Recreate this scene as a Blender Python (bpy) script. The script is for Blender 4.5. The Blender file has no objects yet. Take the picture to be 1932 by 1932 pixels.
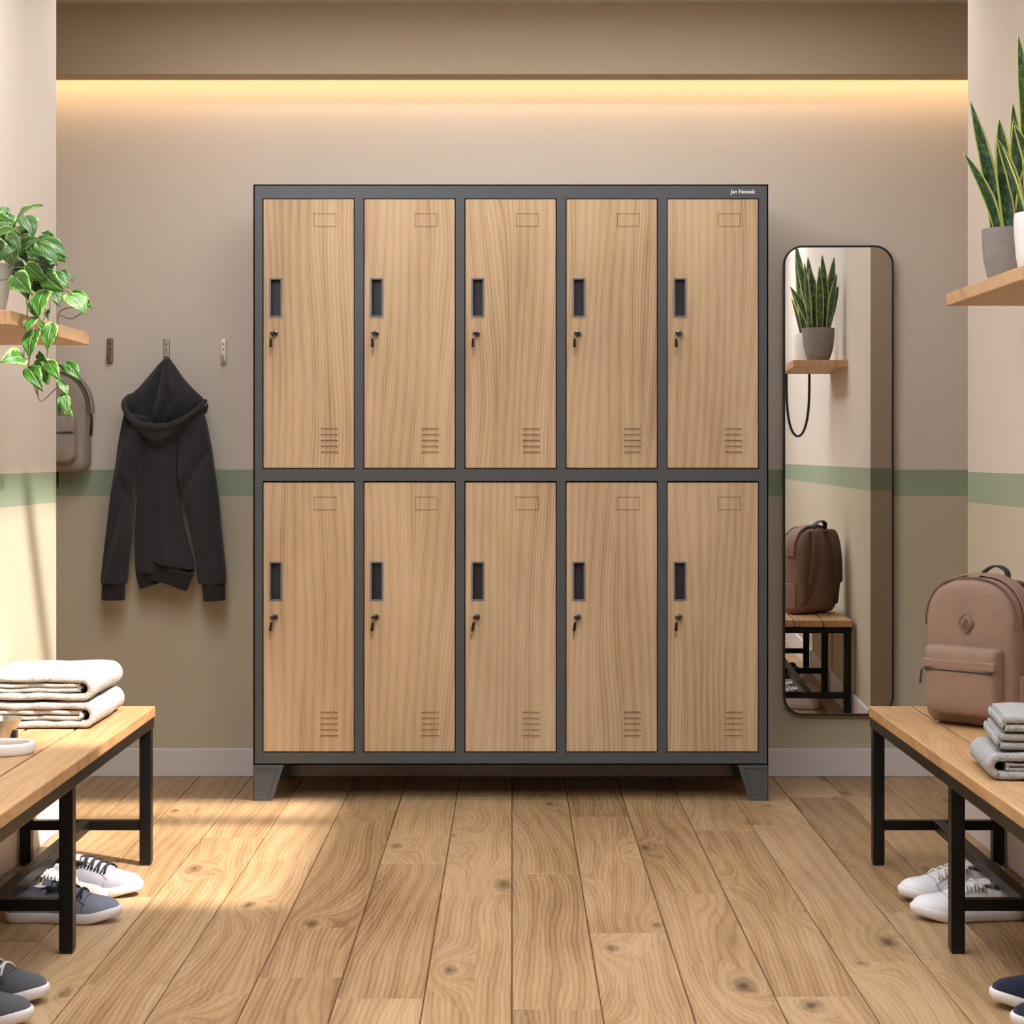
import bpy, bmesh, math, random
from mathutils import Vector, Matrix, noise as mnoise
R = math.radians
PI = math.pi
col = bpy.context.scene.collection
F = 3617.0            # focal length in pixels of a 1932 px frame
CZ = 1.034            # camera height

def P(px, py, D):     # pixel + depth -> world point (used for measuring the photograph)
    s = F / D
    return Vector(((px - 966) / s, D, CZ - (py - 861) / s))

def srgb(r, g, b):
    def c(x):
        x /= 255.0
        return x / 12.92 if x <= 0.04045 else ((x + 0.055) / 1.055) ** 2.4
    return (c(r), c(g), c(b), 1.0)

# ------------------------------------------------------------------ object helpers
def tag(o, label=None, cat=None, group=None, kind=None):
    if label: o['label'] = label
    if cat: o['category'] = cat
    if group: o['group'] = group
    if kind: o['kind'] = kind
    return o

def empty(name, loc, label=None, cat=None, group=None, rz=0):
    o = bpy.data.objects.new(name, None)
    o.empty_display_size = 0.05
    col.objects.link(o)
    o.location = loc
    o.rotation_euler = (0, 0, rz)
    return tag(o, label, cat, group)

class MB:
    def __init__(s):
        s.v = []; s.f = []; s.mi = []; s.uv = {}; s.tone = {}
    def add(s, vs, fs, mi=0):
        n = len(s.v)
        s.v += [tuple(v) for v in vs]
        for f in fs:
            s.f.append([n + i for i in f]); s.mi.append(mi)
        return n
    def box(s, x0, x1, y0, y1, z0, z1, mi=0):
        vs = [(x, y, z) for z in (z0, z1) for y in (y0, y1) for x in (x0, x1)]
        s.add(vs, [(0, 2, 3, 1), (4, 5, 7, 6), (0, 1, 5, 4), (2, 6, 7, 3), (0, 4, 6, 2), (1, 3, 7, 5)], mi)
    def loft(s, rings, mi=0, cap=True, closed=True):
        n = len(rings[0]); base = len(s.v)
        for r in rings: s.v += [tuple(p) for p in r]
        for i in range(len(rings) - 1):
            for j in range(n if closed else n - 1):
                k = (j + 1) % n
                s.f.append([base + i * n + j, base + i * n + k, base + (i + 1) * n + k, base + (i + 1) * n + j]); s.mi.append(mi)
        if cap and closed:
            s.f.append([base + j for j in range(n)][::-1]); s.mi.append(mi)
            s.f.append([base + (len(rings) - 1) * n + j for j in range(n)]); s.mi.append(mi)
    def tube(s, pts, rad, n=8, mi=0, flat=1.0, up=None, cap=True):
        pts = [Vector(p) for p in pts]; rings = []
        ref = Vector(up) if up else Vector((0.13, 0.21, 0.97))
        for i, p in enumerate(pts):
            t = (pts[min(i + 1, len(pts) - 1)] - pts[max(i - 1, 0)])
            if t.length < 1e-9: t = Vector((0, 0, 1))
            t.normalize()
            a = t.cross(ref)
            if a.length < 1e-4: a = t.cross(Vector((1, 0, 0)))
            a.normalize(); b = a.cross(t).normalized()
            r = rad[i] if isinstance(rad, (list, tuple)) else rad
            rings.append([p + a * (r * math.cos(2 * PI * k / n)) + b * (r * flat * math.sin(2 * PI * k / n)) for k in range(n)])
        s.loft(rings, mi, cap)
    def lathe(s, prof, c=(0, 0, 0), n=40, mi=0, axis='z'):
        rings = []
        for r, h in prof:
            ring = []
            for k in range(n):
                a = 2 * PI * k / n
                if axis == 'z': ring.append((c[0] + r * math.cos(a), c[1] + r * math.sin(a), c[2] + h))
                elif axis == 'y': ring.append((c[0] + r * math.cos(a), c[1] + h, c[2] + r * math.sin(a)))
                else: ring.append((c[0] + h, c[1] + r * math.cos(a), c[2] + r * math.sin(a)))
            rings.append(ring)
        s.loft(rings, mi, cap=False)
    def build(s, name, mats, parent=None, origin=None, smooth=False, bevel=0, subsurf=0, seg=2, angle=40, solid=0):
        o3 = Vector(origin) if origin is not None else Vector((0, 0, 0))
        me = bpy.data.meshes.new(name)
        me.from_pydata([tuple(Vector(v) - o3) for v in s.v], [], s.f)
        if not isinstance(mats, (list, tuple)): mats = [mats]
        for m in mats: me.materials.append(m)
        for p, mi in zip(me.polygons, s.mi): p.material_index = mi
        if s.uv:
            uvl = me.uv_layers.new(name='UVMap')
            for lp in me.loops: uvl.data[lp.index].uv = s.uv.get(lp.vertex_index, (0, 0))
        bm = bmesh.new(); bm.from_mesh(me)
        if not s.uv: bmesh.ops.recalc_face_normals(bm, faces=bm.faces)
        bm.to_mesh(me); bm.free()
        if smooth:
            for p in me.polygons: p.use_smooth = True
            if angle < 180:
                try: me.set_sharp_from_angle(angle=R(angle))
                except Exception: pass
        me.update()
        o = bpy.data.objects.new(name, me)
        col.objects.link(o)
        if parent is not None: o.parent = parent
        elif origin is not None: o.location = o3
        if solid:
            m = o.modifiers.new('Solidify', 'SOLIDIFY'); m.thickness = solid; m.offset = 0
        if bevel:
            m = o.modifiers.new('Bevel', 'BEVEL'); m.width = bevel; m.segments = seg; m.limit_method = 'ANGLE'; m.angle_limit = R(35)
        if subsurf:
            m = o.modifiers.new('Subdivision', 'SUBSURF'); m.levels = subsurf; m.render_levels = subsurf
        return o

def struct(name, mb, mat, **k):
    return tag(mb.build(name, mat, **k), kind='structure')

def lerp(a, b, t): return a + (b - a) * t
def ss(a, b, x):
    t = max(0.0, min(1.0, (x - a) / (b - a))); return t * t * (3 - 2 * t)
def interp(tab, x):
    if x <= tab[0][0]: return tab[0][1]
    for i in range(len(tab) - 1):
        if x <= tab[i + 1][0]:
            t = (x - tab[i][0]) / (tab[i + 1][0] - tab[i][0])
            return lerp(tab[i][1], tab[i + 1][1], t)
    return tab[-1][1]
def catmull(pts, n=8):
    pts = [Vector(p) for p in pts]; out = []
    for i in range(len(pts) - 1):
        p0 = pts[max(i - 1, 0)]; p1 = pts[i]; p2 = pts[i + 1]; p3 = pts[min(i + 2, len(pts) - 1)]
        for k in range(n):
            t = k / n
            out.append(0.5 * ((2 * p1) + (p2 - p0) * t + (2 * p0 - 5 * p1 + 4 * p2 - p3) * t * t + (3 * p1 - p0 - 3 * p2 + p3) * t ** 3))
    out.append(pts[-1]); return out
def resample(pts, n):
    L = [0.0]
    for i in range(1, len(pts)): L.append(L[-1] + (pts[i] - pts[i - 1]).length)
    out = []; j = 0
    for k in range(n):
        d = L[-1] * k / (n - 1)
        while j < len(L) - 2 and L[j + 1] < d: j += 1
        t = (d - L[j]) / max(L[j + 1] - L[j], 1e-9)
        out.append(pts[j].lerp(pts[j + 1], max(0, min(1, t))))
    return out

# ------------------------------------------------------------------ materials
class NT:
    def __init__(s, name):
        s.m = bpy.data.materials.new(name); s.m.use_nodes = True
        s.n = s.m.node_tree.nodes; s.l = s.m.node_tree.links
        s.b = s.n['Principled BSDF']
    def node(s, t, **k):
        n = s.n.new(t)
        for a, b in k.items(): setattr(n, a, b)
        return n
    def link(s, a, b): s.l.new(a, b)
    def math(s, op, a, b=None, c=None, clamp=False):
        n = s.n.new('ShaderNodeMath'); n.operation = op; n.use_clamp = clamp
        for i, x in enumerate((a, b, c)):
            if x is None: continue
            if isinstance(x, (int, float)): n.inputs[i].default_value = x
            else: s.l.new(x, n.inputs[i])
        return n.outputs[0]
    def mix(s, fac, a, b, blend='MIX'):
        n = s.n.new('ShaderNodeMix'); n.data_type = 'RGBA'; n.blend_type = blend
        for idx, x in ((0, fac), (6, a), (7, b)):
            if isinstance(x, (int, float)): n.inputs[idx].default_value = x
            elif isinstance(x, tuple): n.inputs[idx].default_value = x
            else: s.l.new(x, n.inputs[idx])
        return n.outputs[2]
    def noise(s, vec, scale, detail=2, rough=0.5, out=0, dist=0.0):
        n = s.n.new('ShaderNodeTexNoise'); n.inputs['Scale'].default_value = scale
        n.inputs['Detail'].default_value = detail; n.inputs['Roughness'].default_value = rough
        n.inputs['Distortion'].default_value = dist
        if vec is not None: s.l.new(vec, n.inputs['Vector'])
        return n.outputs[out]
    def ramp(s, fac, stops):
        n = s.n.new('ShaderNodeValToRGB'); e = n.color_ramp.elements
        while len(e) > 1: e.remove(e[-1])
        e[0].position = stops[0][0]; e[0].color = stops[0][1]
        for p, c in stops[1:]:
            x = e.new(p); x.color = c
        s.l.new(fac, n.inputs[0]); return n.outputs[0]
    def xyz(s, x, y, z):
        n = s.n.new('ShaderNodeCombineXYZ')
        for i, a in enumerate((x, y, z)):
            if isinstance(a, (int, float)): n.inputs[i].default_value = a
            else: s.l.new(a, n.inputs[i])
        return n.outputs[0]
    def sep(s, v):
        n = s.n.new('ShaderNodeSeparateXYZ'); s.l.new(v, n.inputs[0]); return n.outputs
    def coord(s, k='Object'):
        return s.n.new('ShaderNodeTexCoord').outputs[k]
    def bump(s, h, strength, dist=0.001):
        n = s.n.new('ShaderNodeBump'); n.inputs['Strength'].default_value = strength; n.inputs['Distance'].default_value = dist
        s.l.new(h, n.inputs['Height']); s.l.new(n.outputs[0], s.b.inputs['Normal'])
    def setp(s, **k):
        for a, b in k.items():
            s.b.inputs[a.replace('_', ' ')].default_value = b
        return s

def plain(name, c, rough=0.6, metal=0.0, bump=0, bscale=300, bdist=0.0005, var=0.0, vscale=6, spec=0.5):
    t = NT(name); t.setp(Roughness=rough, Metallic=metal)
    t.b.inputs['Specular IOR Level'].default_value = spec
    co = t.coord()
    if var:
        f = t.noise(co, vscale, 3)
        lo = tuple(x * (1 - var) for x in c[:3]) + (1,); hi = tuple(min(1, x * (1 + var)) for x in c[:3]) + (1,)
        t.link(t.ramp(f, [(0.3, lo), (0.7, hi)]), t.b.inputs['Base Color'])
    else: t.b.inputs['Base Color'].default_value = c
    if bump: t.bump(t.noise(co, bscale, 3), bump, bdist)
    return t.m

def fabric(name, c, scale=900, bump=0.5, var=0.12, vs=60, rough=0.95, sheen=0.12, bdist=0.0008, wrinkle=0.0):
    t = NT(name); t.setp(Roughness=rough); t.b.inputs['Specular IOR Level'].default_value = 0.15
    t.b.inputs['Sheen Weight'].default_value = sheen; t.b.inputs['Sheen Roughness'].default_value = 0.5
    co = t.coord()
    f = t.noise(co, vs, 5, 0.7)
    lo = tuple(x * (1 - var) for x in c[:3]) + (1,); hi = tuple(min(1, x * (1 + var)) for x in c[:3]) + (1,)
    t.link(t.ramp(f, [(0.35, lo), (0.65, hi)]), t.b.inputs['Base Color'])
    h = t.math('ADD', t.noise(co, scale, 2), t.math('MULTIPLY', t.noise(co, scale * 0.12, 2), 1.0))
    if wrinkle:
        wn = t.noise(co, 11.0, 3, 0.55, dist=0.8)
        h = t.math('ADD', h, t.math('MULTIPLY', wn, wrinkle))
    t.bump(h, bump, bdist)
    return t.m

def wood(name, dark, mid, light, across, along, src='Object', fine=1.0, knots=0.0, lines=60, warp=5.0, rough=0.5, tone=False, low=(3.2, 0.45), contrast=1.0, spec=0.35):
    """grain runs along one axis; across / along are axis indices of the coordinate"""
    t = NT(name); t.setp(Roughness=rough); t.b.inputs['Specular IOR Level'].default_value = spec
    o = t.sep(t.coord(src))
    rnd = t.node('ShaderNodeObjectInfo').outputs['Random']
    if tone:
        at = t.node('ShaderNodeAttribute', attribute_name='tone'); rnd_t = at.outputs['Fac']
    a, b = o[across], o[along]
    third = t.math('MULTIPLY', rnd, 37.0)
    if src == 'Object':
        rest = [i for i in range(3) if i not in (across, along)][0]
        third = t.math('ADD', third, t.math('MULTIPLY', o[rest], 3.0))
    lo = t.noise(t.xyz(t.math('MULTIPLY', a, low[0]), t.math('MULTIPLY', b, low[1]), third), 1.0, 1.5, 0.45)
    warpv = t.math('MULTIPLY', lo, warp)
    md = t.math('MULTIPLY', t.noise(t.xyz(t.math('MULTIPLY', a, 14), t.math('MULTIPLY', b, 1.8), third), 1.0, 2), 0.55)
    kn = None
    if knots:
        vo = t.node('ShaderNodeTexVoronoi', voronoi_dimensions='2D'); vo.inputs['Scale'].default_value = 1.0
        t.link(t.xyz(t.math('MULTIPLY', a, 5.2), t.math('MULTIPLY', b, 2.1), third), vo.inputs['Vector'])
        d = vo.outputs['Distance']
        vr = t.sep(vo.outputs['Color'])[0]
        on = t.math('GREATER_THAN', vr, 1.0 - knots)
        bend = t.math('MULTIPLY', t.math('MULTIPLY', t.math('POWER', 2.718, t.math('MULTIPLY', d, -6.0)), 1.7), on)
        warpv = t.math('ADD', warpv, bend)
        wob = t.math('MULTIPLY', t.noise(t.xyz(t.math('MULTIPLY', a, 60), t.math('MULTIPLY', b, 30), third), 1.0, 3), 0.16)
        kd = t.math('ADD', d, wob)
        kn = t.math('MULTIPLY', on, t.math('MULTIPLY', t.math('SUBTRACT', 1.0, t.math('DIVIDE', kd, t.math('ADD', 0.12, t.math('MULTIPLY', t.sep(vo.outputs['Color'])[1], 0.13))), clamp=True), 1.5), clamp=True)
    ph = t.math('ADD', t.math('ADD', t.math('MULTIPLY', a, lines * 0.25), t.math('MULTIPLY', warpv, 2.2)), md)
    ring = t.math('POWER', t.math('ADD', 0.5, t.math('MULTIPLY', t.math('SINE', t.math('MULTIPLY', ph, 6.283)), 0.5)), 1.5)
    ring2 = t.math('POWER', t.math('ADD', 0.5, t.math('MULTIPLY', t.math('SINE', t.math('MULTIPLY', ph, 27.0)), 0.5)), 2.5)
    fib = t.noise(t.xyz(t.math('MULTIPLY', a, 420 * fine), t.math('MULTIPLY', b, 7), third), 1.0, 2, 0.6)
    big = t.noise(t.xyz(t.math('MULTIPLY', a, 6), t.math('MULTIPLY', b, 1.2), t.math('ADD', third, 5.0)), 1.0, 3)
    g = t.math('ADD', t.math('MULTIPLY', ring, 0.26 * contrast), t.math('MULTIPLY', ring2, 0.34 * contrast))
    g = t.math('ADD', g, t.math('MULTIPLY', t.math('SUBTRACT', fib, 0.5), 0.75 * contrast))
    g = t.math('ADD', g, t.math('MULTIPLY', t.math('SUBTRACT', big, 0.5), 1.1))
    g = t.math('ADD', g, 0.17)
    if tone: g = t.math('ADD', g, t.math('MULTIPLY', t.math('SUBTRACT', rnd_t, 0.5), 0.34))
    c = t.ramp(g, [(0.0, light), (0.42, mid), (1.0, dark)])
    if kn is not None:
        c = t.mix(t.math('MULTIPLY', kn, 0.9), c, tuple(x * 0.35 for x in dark[:3]) + (1,))
    t.link(c, t.b.inputs['Base Color'])
    t.link(t.math('ADD', rough - 0.08, t.math('MULTIPLY', fib, 0.16)), t.b.inputs['Roughness'])
    t.bump(t.math('ADD', t.math('MULTIPLY', ring, -0.5), fib), 0.18, 0.0006)
    return t.m

def wall_paint():
    t = NT('two_tone_wall_paint'); t.setp(Roughness=0.85); t.b.inputs['Specular IOR Level'].default_value = 0.2
    geo = t.node('ShaderNodeNewGeometry'); z = t.sep(geo.outputs['Position'])[2]
    up = t.math('GREATER_THAN', z, 0.991); st = t.math('GREATER_THAN', z, 0.907)
    n = t.noise(geo.outputs['Position'], 2.2, 4)
    upper = t.mix(n, srgb(205, 193, 180), srgb(213, 202, 190))
    lower = t.mix(n, srgb(186, 175, 153), srgb(194, 183, 162))
    green = t.mix(n, srgb(146, 158, 134), srgb(153, 165, 141))
    c = t.mix(up, t.mix(st, lower, green), upper)
    t.link(c, t.b.inputs['Base Color'])
    t.bump(t.noise(geo.outputs['Position'], 120, 4, 0.7), 0.12, 0.0008)
    return t.m

def leafmat(name, dark, mid, cream, edge=0.55):
    """variegated leaf: u across (-1..1) stored as 0..1, v along"""
    t = NT(name); t.setp(Roughness=0.40); t.b.inputs['Specular IOR Level'].default_value = 0.35
    uv = t.sep(t.coord('UV')); rnd = t.node('ShaderNodeObjectInfo').outputs['Random']
    u = t.math('ABSOLUTE', t.math('SUBTRACT', t.math('MULTIPLY', uv[0], 2.0), 1.0))
    n = t.noise(t.xyz(t.math('MULTIPLY', uv[0], 5.0), t.math('MULTIPLY', t.math('SUBTRACT', uv[1], t.math('MULTIPLY', u, 0.35)), 5.0), t.math('MULTIPLY', rnd, 50)), 1.0, 4, 0.6)
    e = t.math('ADD', t.math('MULTIPLY', u, edge), t.math('MULTIPLY', n, 0.8))
    e = t.math('ADD', e, t.math('MULTIPLY', t.math('SUBTRACT', rnd, 0.5), 0.22))
    c = t.ramp(e, [(0.42, dark), (0.66, mid), (0.88, mid), (1.0, cream)])
    veins = t.math('POWER', t.math('ABSOLUTE', t.math('SINE', t.math('MULTIPLY', t.math('SUBTRACT', uv[1], t.math('MULTIPLY', u, 0.45)), 22.0))), 12.0)
    c = t.mix(t.math('MULTIPLY', veins, 0.22), c, cream)
    ribm = t.math('LESS_THAN', u, 0.05)
    c = t.mix(t.math('MULTIPLY', ribm, 0.6), c, cream)
    t.link(c, t.b.inputs['Base Color'])
    t.b.inputs['Subsurface Weight'].default_value = 0.0
    t.bump(veins, 0.3, 0.0008)
    return t.m

def snakemat():
    t = NT('snake_plant_leaf'); t.setp(Roughness=0.4)
    uv = t.sep(t.coord('UV')); rnd = t.node('ShaderNodeObjectInfo').outputs['Random']
    u = t.math('ABSOLUTE', t.math('SUBTRACT', t.math('MULTIPLY', uv[0], 2.0), 1.0))
    n = t.noise(t.xyz(t.math('MULTIPLY', uv[0], 3.0), t.math('MULTIPLY', uv[1], 26.0), t.math('MULTIPLY', rnd, 50)), 1.0, 4, 0.7, dist=0.6)
    c = t.ramp(n, [(0.36, srgb(22, 46, 28)), (0.5, srgb(44, 78, 48)), (0.66, srgb(104, 134, 92))])
    wob = t.math('MULTIPLY', t.noise(t.xyz(1.0, t.math('MULTIPLY', uv[1], 8.0), t.math('MULTIPLY', rnd, 9)), 1.0, 2), 0.16)
    m = t.math('GREATER_THAN', t.math('ADD', u, wob), 0.84)
    c = t.mix(m, c, srgb(186, 190, 98))
    t.link(c, t.b.inputs['Base Color'])
    return t.m

M = {}
M['wall'] = wall_paint()
M['ceiling'] = plain('ceiling_paint', srgb(214, 204, 194), 0.9)
M['soffit'] = plain('soffit_paint', srgb(176, 158, 134), 0.85, bump=0.1, bscale=120)
M['base'] = plain('baseboard_paint', srgb(214, 206, 206), 0.5)
M['floorgap'] = plain('floor_gap', srgb(70, 46, 28), 0.9)
M['floor'] = wood('oak_floor_planks', srgb(108, 76, 48), srgb(161, 128, 91), srgb(184, 153, 117), 0, 1, 'UV', knots=0.34, lines=84, warp=2.6, rough=0.42, tone=True, low=(2.6, 0.6), contrast=0.8)
M['door'] = wood('light_oak_door', srgb(134, 105, 74), srgb(186, 158, 125), srgb(204, 178, 145), 0, 2, 'Object', lines=130, warp=3.6, rough=0.55, low=(4.0, 0.55), contrast=0.8, spec=0.25)
M['bench'] = wood('bench_oak', srgb(138, 96, 60), srgb(180, 139, 97), srgb(200, 160, 116), 0, 1, 'Object', lines=80, warp=3.5, rough=0.42, low=(5, 0.8), contrast=0.7)
M['shelf'] = wood('shelf_oak', srgb(146, 106, 70), srgb(190, 150, 112), srgb(204, 168, 130), 0, 1, 'Object', lines=90, warp=3.0, rough=0.5, low=(5, 0.7), contrast=0.7)
M['steel'] = plain('anthracite_powder_coated_steel', srgb(74, 77, 81), 0.42, bump=0.08, bscale=700, bdist=0.0003)
M['dark'] = plain('cavity_shade', srgb(24, 22, 22), 0.8)  # near-black colour standing for the shade inside the locker
M['recess'] = plain('handle_cup_plastic', srgb(46, 43, 47), 0.45)
M['lip'] = plain('handle_lip_plastic', srgb(112, 110, 118), 0.35)
M['chrome'] = plain('dark_chrome', srgb(120, 120, 124), 0.15, 1.0)
M['blackplastic'] = plain('black_plastic', srgb(26, 24, 24), 0.35)
M['nickel'] = plain('satin_nickel', srgb(196, 188, 178), 0.3, 0.9)
M['bronze'] = plain('aged_nickel', srgb(150, 138, 126), 0.35, 0.9)
M['hookwhite'] = plain('pale_nickel', srgb(222, 216, 206), 0.35, 0.4)
M['blacksteel'] = plain('black_bench_steel', srgb(13, 12, 12), 0.38, spec=0.35)
M['letter'] = plain('white_lettering', srgb(240, 240, 238), 0.5)
M['hoodie'] = fabric('charcoal_fleece', srgb(52, 51, 54), 1400, 0.5, 0.14, 260, wrinkle=12)
M['rib'] = fabric('charcoal_rib_knit', srgb(42, 41, 43), 1200, 0.5, 0.1, 200)
M['bag'] = fabric('taupe_canvas', srgb(140, 112, 97), 2200, 0.25, 0.05, 14, 0.7, 0.05, wrinkle=26)
M['bagdark'] = fabric('taupe_canvas_trim', srgb(104, 80, 68), 2200, 0.25, 0.05, 14, 0.7, 0.1)
M['bagleather'] = plain('brown_patch', srgb(124, 94, 78), 0.5)
M['greybag'] = fabric('grey_brown_canvas', srgb(148, 136, 126), 2200, 0.25, 0.05, 14, 0.75, 0.05, wrinkle=26)
M['greybagdark'] = fabric('grey_brown_canvas_trim', srgb(96, 84, 76), 2200, 0.25, 0.05, 14, 0.75, 0.1)
M['webbing'] = plain('black_webbing', srgb(36, 32, 32), 0.6)
M['towelwhite'] = fabric('white_terry', srgb(192, 188, 184), 420, 1.0, 0.10, 260, 0.95, 0.1, 0.004, wrinkle=4)
M['towelgrey'] = fabric('pale_grey_terry', srgb(172, 169, 168), 420, 1.0, 0.14, 260, 0.95, 0.1, 0.004, wrinkle=4)
M['strap'] = plain('white_silicone', srgb(232, 228, 226), 0.4)
M['bottle'] = plain('brushed_steel', srgb(190, 186, 178), 0.25, 1.0)
M['concrete'] = plain('grey_concrete', srgb(134, 126, 124), 0.85, bump=0.5, bscale=90, bdist=0.001, var=0.1, vscale=30)
M['potwhite'] = plain('white_ceramic', srgb(226, 222, 218), 0.5, var=0.03, vscale=20)
M['potgrey'] = plain('pale_grey_ceramic', srgb(212, 212, 210), 0.4, var=0.03, vscale=20)
M['soil'] = plain('potting_soil', srgb(52, 40, 32), 0.95, bump=1.0, bscale=60, bdist=0.006)
M['vine'] = plain('vine_stem', srgb(112, 104, 62), 0.6)
M['pothos'] = leafmat('pothos_leaf', srgb(11, 40, 8), srgb(38, 92, 20), srgb(152, 182, 92))
M['snake'] = snakemat()
M['mirror'] = plain('mirror_glass', srgb(232, 232, 232), 0.0, 1.0)
M['frameblack'] = plain('mirror_frame_black', srgb(22, 19, 18), 0.4)
def mirror_clean():
    t = NT('mirror_silver'); t.setp(Roughness=0.0, Metallic=1.0); t.b.inputs['Base Color'].default_value = (0.86, 0.86, 0.86, 1); return t.m
M['mirror'] = mirror_clean()
def emit(name, c, s):
    t = NT(name); t.b.inputs['Base Color'].default_value = c
    t.b.inputs['Emission Color'].default_value = c; t.b.inputs['Emission Strength'].default_value = s; return t.m
M['led'] = emit('warm_led', (1.0, 0.70, 0.40, 1), 9.0)
M['panel'] = emit('ceiling_panel_light', (0.94, 0.97, 1.0, 1), 7.2)
def glassmat():
    t = NT('roof_glass'); tr = t.node('ShaderNodeBsdfTransparent'); gl = t.node('ShaderNodeBsdfGlossy'); gl.inputs['Roughness'].default_value = 0.02
    fr = t.node('ShaderNodeFresnel'); mx = t.node('ShaderNodeMixShader')
    t.link(fr.outputs[0], mx.inputs[0]); t.link(tr.outputs[0], mx.inputs[1]); t.link(gl.outputs[0], mx.inputs[2])
    t.link(mx.outputs[0], t.n['Material Output'].inputs['Surface']); return t.m
M['glass'] = glassmat()

# ------------------------------------------------------------------ the room
WX = 1.262; YE = 5.31; YB = 6.2; YR = -1.2; ZC = 2.457; AX = 1.85; WT = 0.25

def make_floor():
    random.seed(11)
    mb = MB()
    mb.box(-AX, AX, YR, YB + 0.1, -0.05, -0.003, 1)
    W = 0.168
    joints = {0: [4.75, 3.586], -1: [4.53], -2: [4.866], -3: [3.806, 5.6], -4: [4.905, 3.2], 1: [4.16, 5.5], 2: [4.53, 3.1], 3: [3.67, 5.3], -5: [3.755, 5.2], -6: [4.5, 3.3]}
    vals = []
    for i in range(-11, 11):
        x0, x1 = i * W, (i + 1) * W
        js = sorted(joints.get(i, []))
        lo = js[0] if js else 4.0 + random.uniform(-0.6, 0.6)
        hi = js[-1] if js else lo
        ys = js or [lo]
        y = ys[0] - random.uniform(1.1, 1.5)
        while y > YR: ys.insert(0, y); y -= random.uniform(1.0, 1.6)
        ys.insert(0, YR)
        y = ys[-1] + random.uniform(1.2, 1.6)
        while y < YB: ys.append(y); y += random.uniform(1.2, 1.6)
        ys.append(YB + 0.1)
        for a, b in zip(ys, ys[1:]):
            if x1 <= -AX or x0 >= AX: continue
            g = 0.0011; c = 0.0016; zt = 0.0
            X0, X1 = max(x0, -AX) + g, min(x1, AX) - g; Y0, Y1 = a + g * 0.6, b - g * 0.6
            ou, ov = random.uniform(0, 50), random.uniform(0, 50)
            tn = random.random()
            ring = lambda e, z: [(X0 + e, Y0 + e, z), (X1 - e, Y0 + e, z), (X1 - e, Y1 - e, z), (X0 + e, Y1 - e, z)]
            vs = ring(0, -0.004) + ring(0, -c) + ring(c, zt)
            fs = []
            for k in range(2):
                for j in range(4):
                    q = (j + 1) % 4; fs.append((k * 4 + j, k * 4 + q, (k + 1) * 4 + q, (k + 1) * 4 + j))
            fs.append((8, 9, 10, 11))
            n = mb.add(vs, fs, 0)
            for q, v in enumerate(vs):
                mb.uv[n + q] = (v[0] - x0 + ou, v[1] + ov); mb.tone[n + q] = tn
    o = struct('floor', mb, [M['floor'], M['floorgap']])
    at = o.data.attributes.new('tone', 'FLOAT', 'POINT')
    for i in range(len(o.data.vertices)): at.data[i].value = mb.tone.get(i, 0.5)
make_floor()

def make_room():
    m = MB(); m.box(-AX - 0.1, AX + 0.1, YB, YB + 0.1, -0.05, ZC + 0.1); struct('wall_back', m, M['wall'])
    for s, nm in ((-1, 'left'), (1, 'right')):
        m = MB()
        # plan outline: the long wall stops short of the back wall and opens into the alcove
        pl = [(WX, YR), (WX, YE), (AX, YE), (AX, YB), (AX + 0.12, YB), (AX + 0.12, YR)]
        pl = [(s * x, y) for x, y in pl]
        m.loft([[(x, y, -0.05) for x, y in pl], [(x, y, ZC + 0.1) for x, y in pl]])
        struct('wall_' + nm, m, M['wall'], bevel=0.002)
        b = MB(); T = 0.012; h = 0.105
        pl = [(WX - T, YR), (WX - T, YE + T), (AX - T, YE + T), (AX - T, YB), (AX, YB), (AX, YE), (WX, YE), (WX, YR)]
        pl = [(s * x, y) for x, y in pl]
        b.loft([[(x, y, 0) for x, y in pl], [(x, y, h) for x, y in pl]])
        struct('baseboard_' + nm, b, M['base'], bevel=0.002)
    m = MB(); m.box(-AX, AX, YB - 0.014, YB, 0, 0.091); struct('baseboard_back', m, M['base'], bevel=0.003)
    m = MB(); m.box(-AX - 0.1, AX + 0.1, YR - 0.1, YR, -0.05, ZC + 0.1); struct('wall_rear', m, M['wall'])
    # ceiling with the roof light opening
    ox0, ox1, oy0, oy1 = OPEN
    m = MB(); a = AX + 0.12
    m.box(-a, a, YR - 0.1, oy0, ZC, ZC + 0.12); m.box(-a, a, oy1, YB + 0.1, ZC, ZC + 0.12)
    m.box(-a, ox0, oy0, oy1, ZC, ZC + 0.12); m.box(ox1, a, oy0, oy1, ZC, ZC + 0.12)
    struct('ceiling', m, M['ceiling'])
    m = MB(); zz0, zz1 = ZC + 0.12, ZC + 0.16
    m.box(ox0 - 0.04, ox1 + 0.04, oy0 - 0.04, oy0, zz0, zz1); m.box(ox0 - 0.04, ox1 + 0.04, oy1, oy1 + 0.04, zz0, zz1)
    m.box(ox0 - 0.04, ox0, oy0, oy1, zz0, zz1); m.box(ox1, ox1 + 0.04, oy0, oy1, zz0, zz1)
    m.box(ox0, ox1, MULL - 0.035, MULL + 0.035, zz0, zz1)
    w = struct('window_1', m, M['base'])
    g = MB(); g.box(ox0, ox1, oy0, oy1, zz0 + 0.018, zz0 + 0.022); g.build('pane', M['glass'], w)
    # dropped soffit hiding the strip light
    sy0, sy1, sz = 6.02, 6.115, 2.234
    m = MB(); m.box(-AX, AX, sy0, sy1, sz, ZC); struct('trim_1', m, M['soffit'], bevel=0.0015)
    m = MB(); m.box(-AX + 0.02, AX - 0.02, sy1, sy1 + 0.012, sz + 0.012, sz + 0.026)
    l = m.build('led_strip_light', M['led'])
    tag(l, 'warm glowing strip light hidden behind the dropped ceiling fascia along the back wall', 'light')

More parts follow.
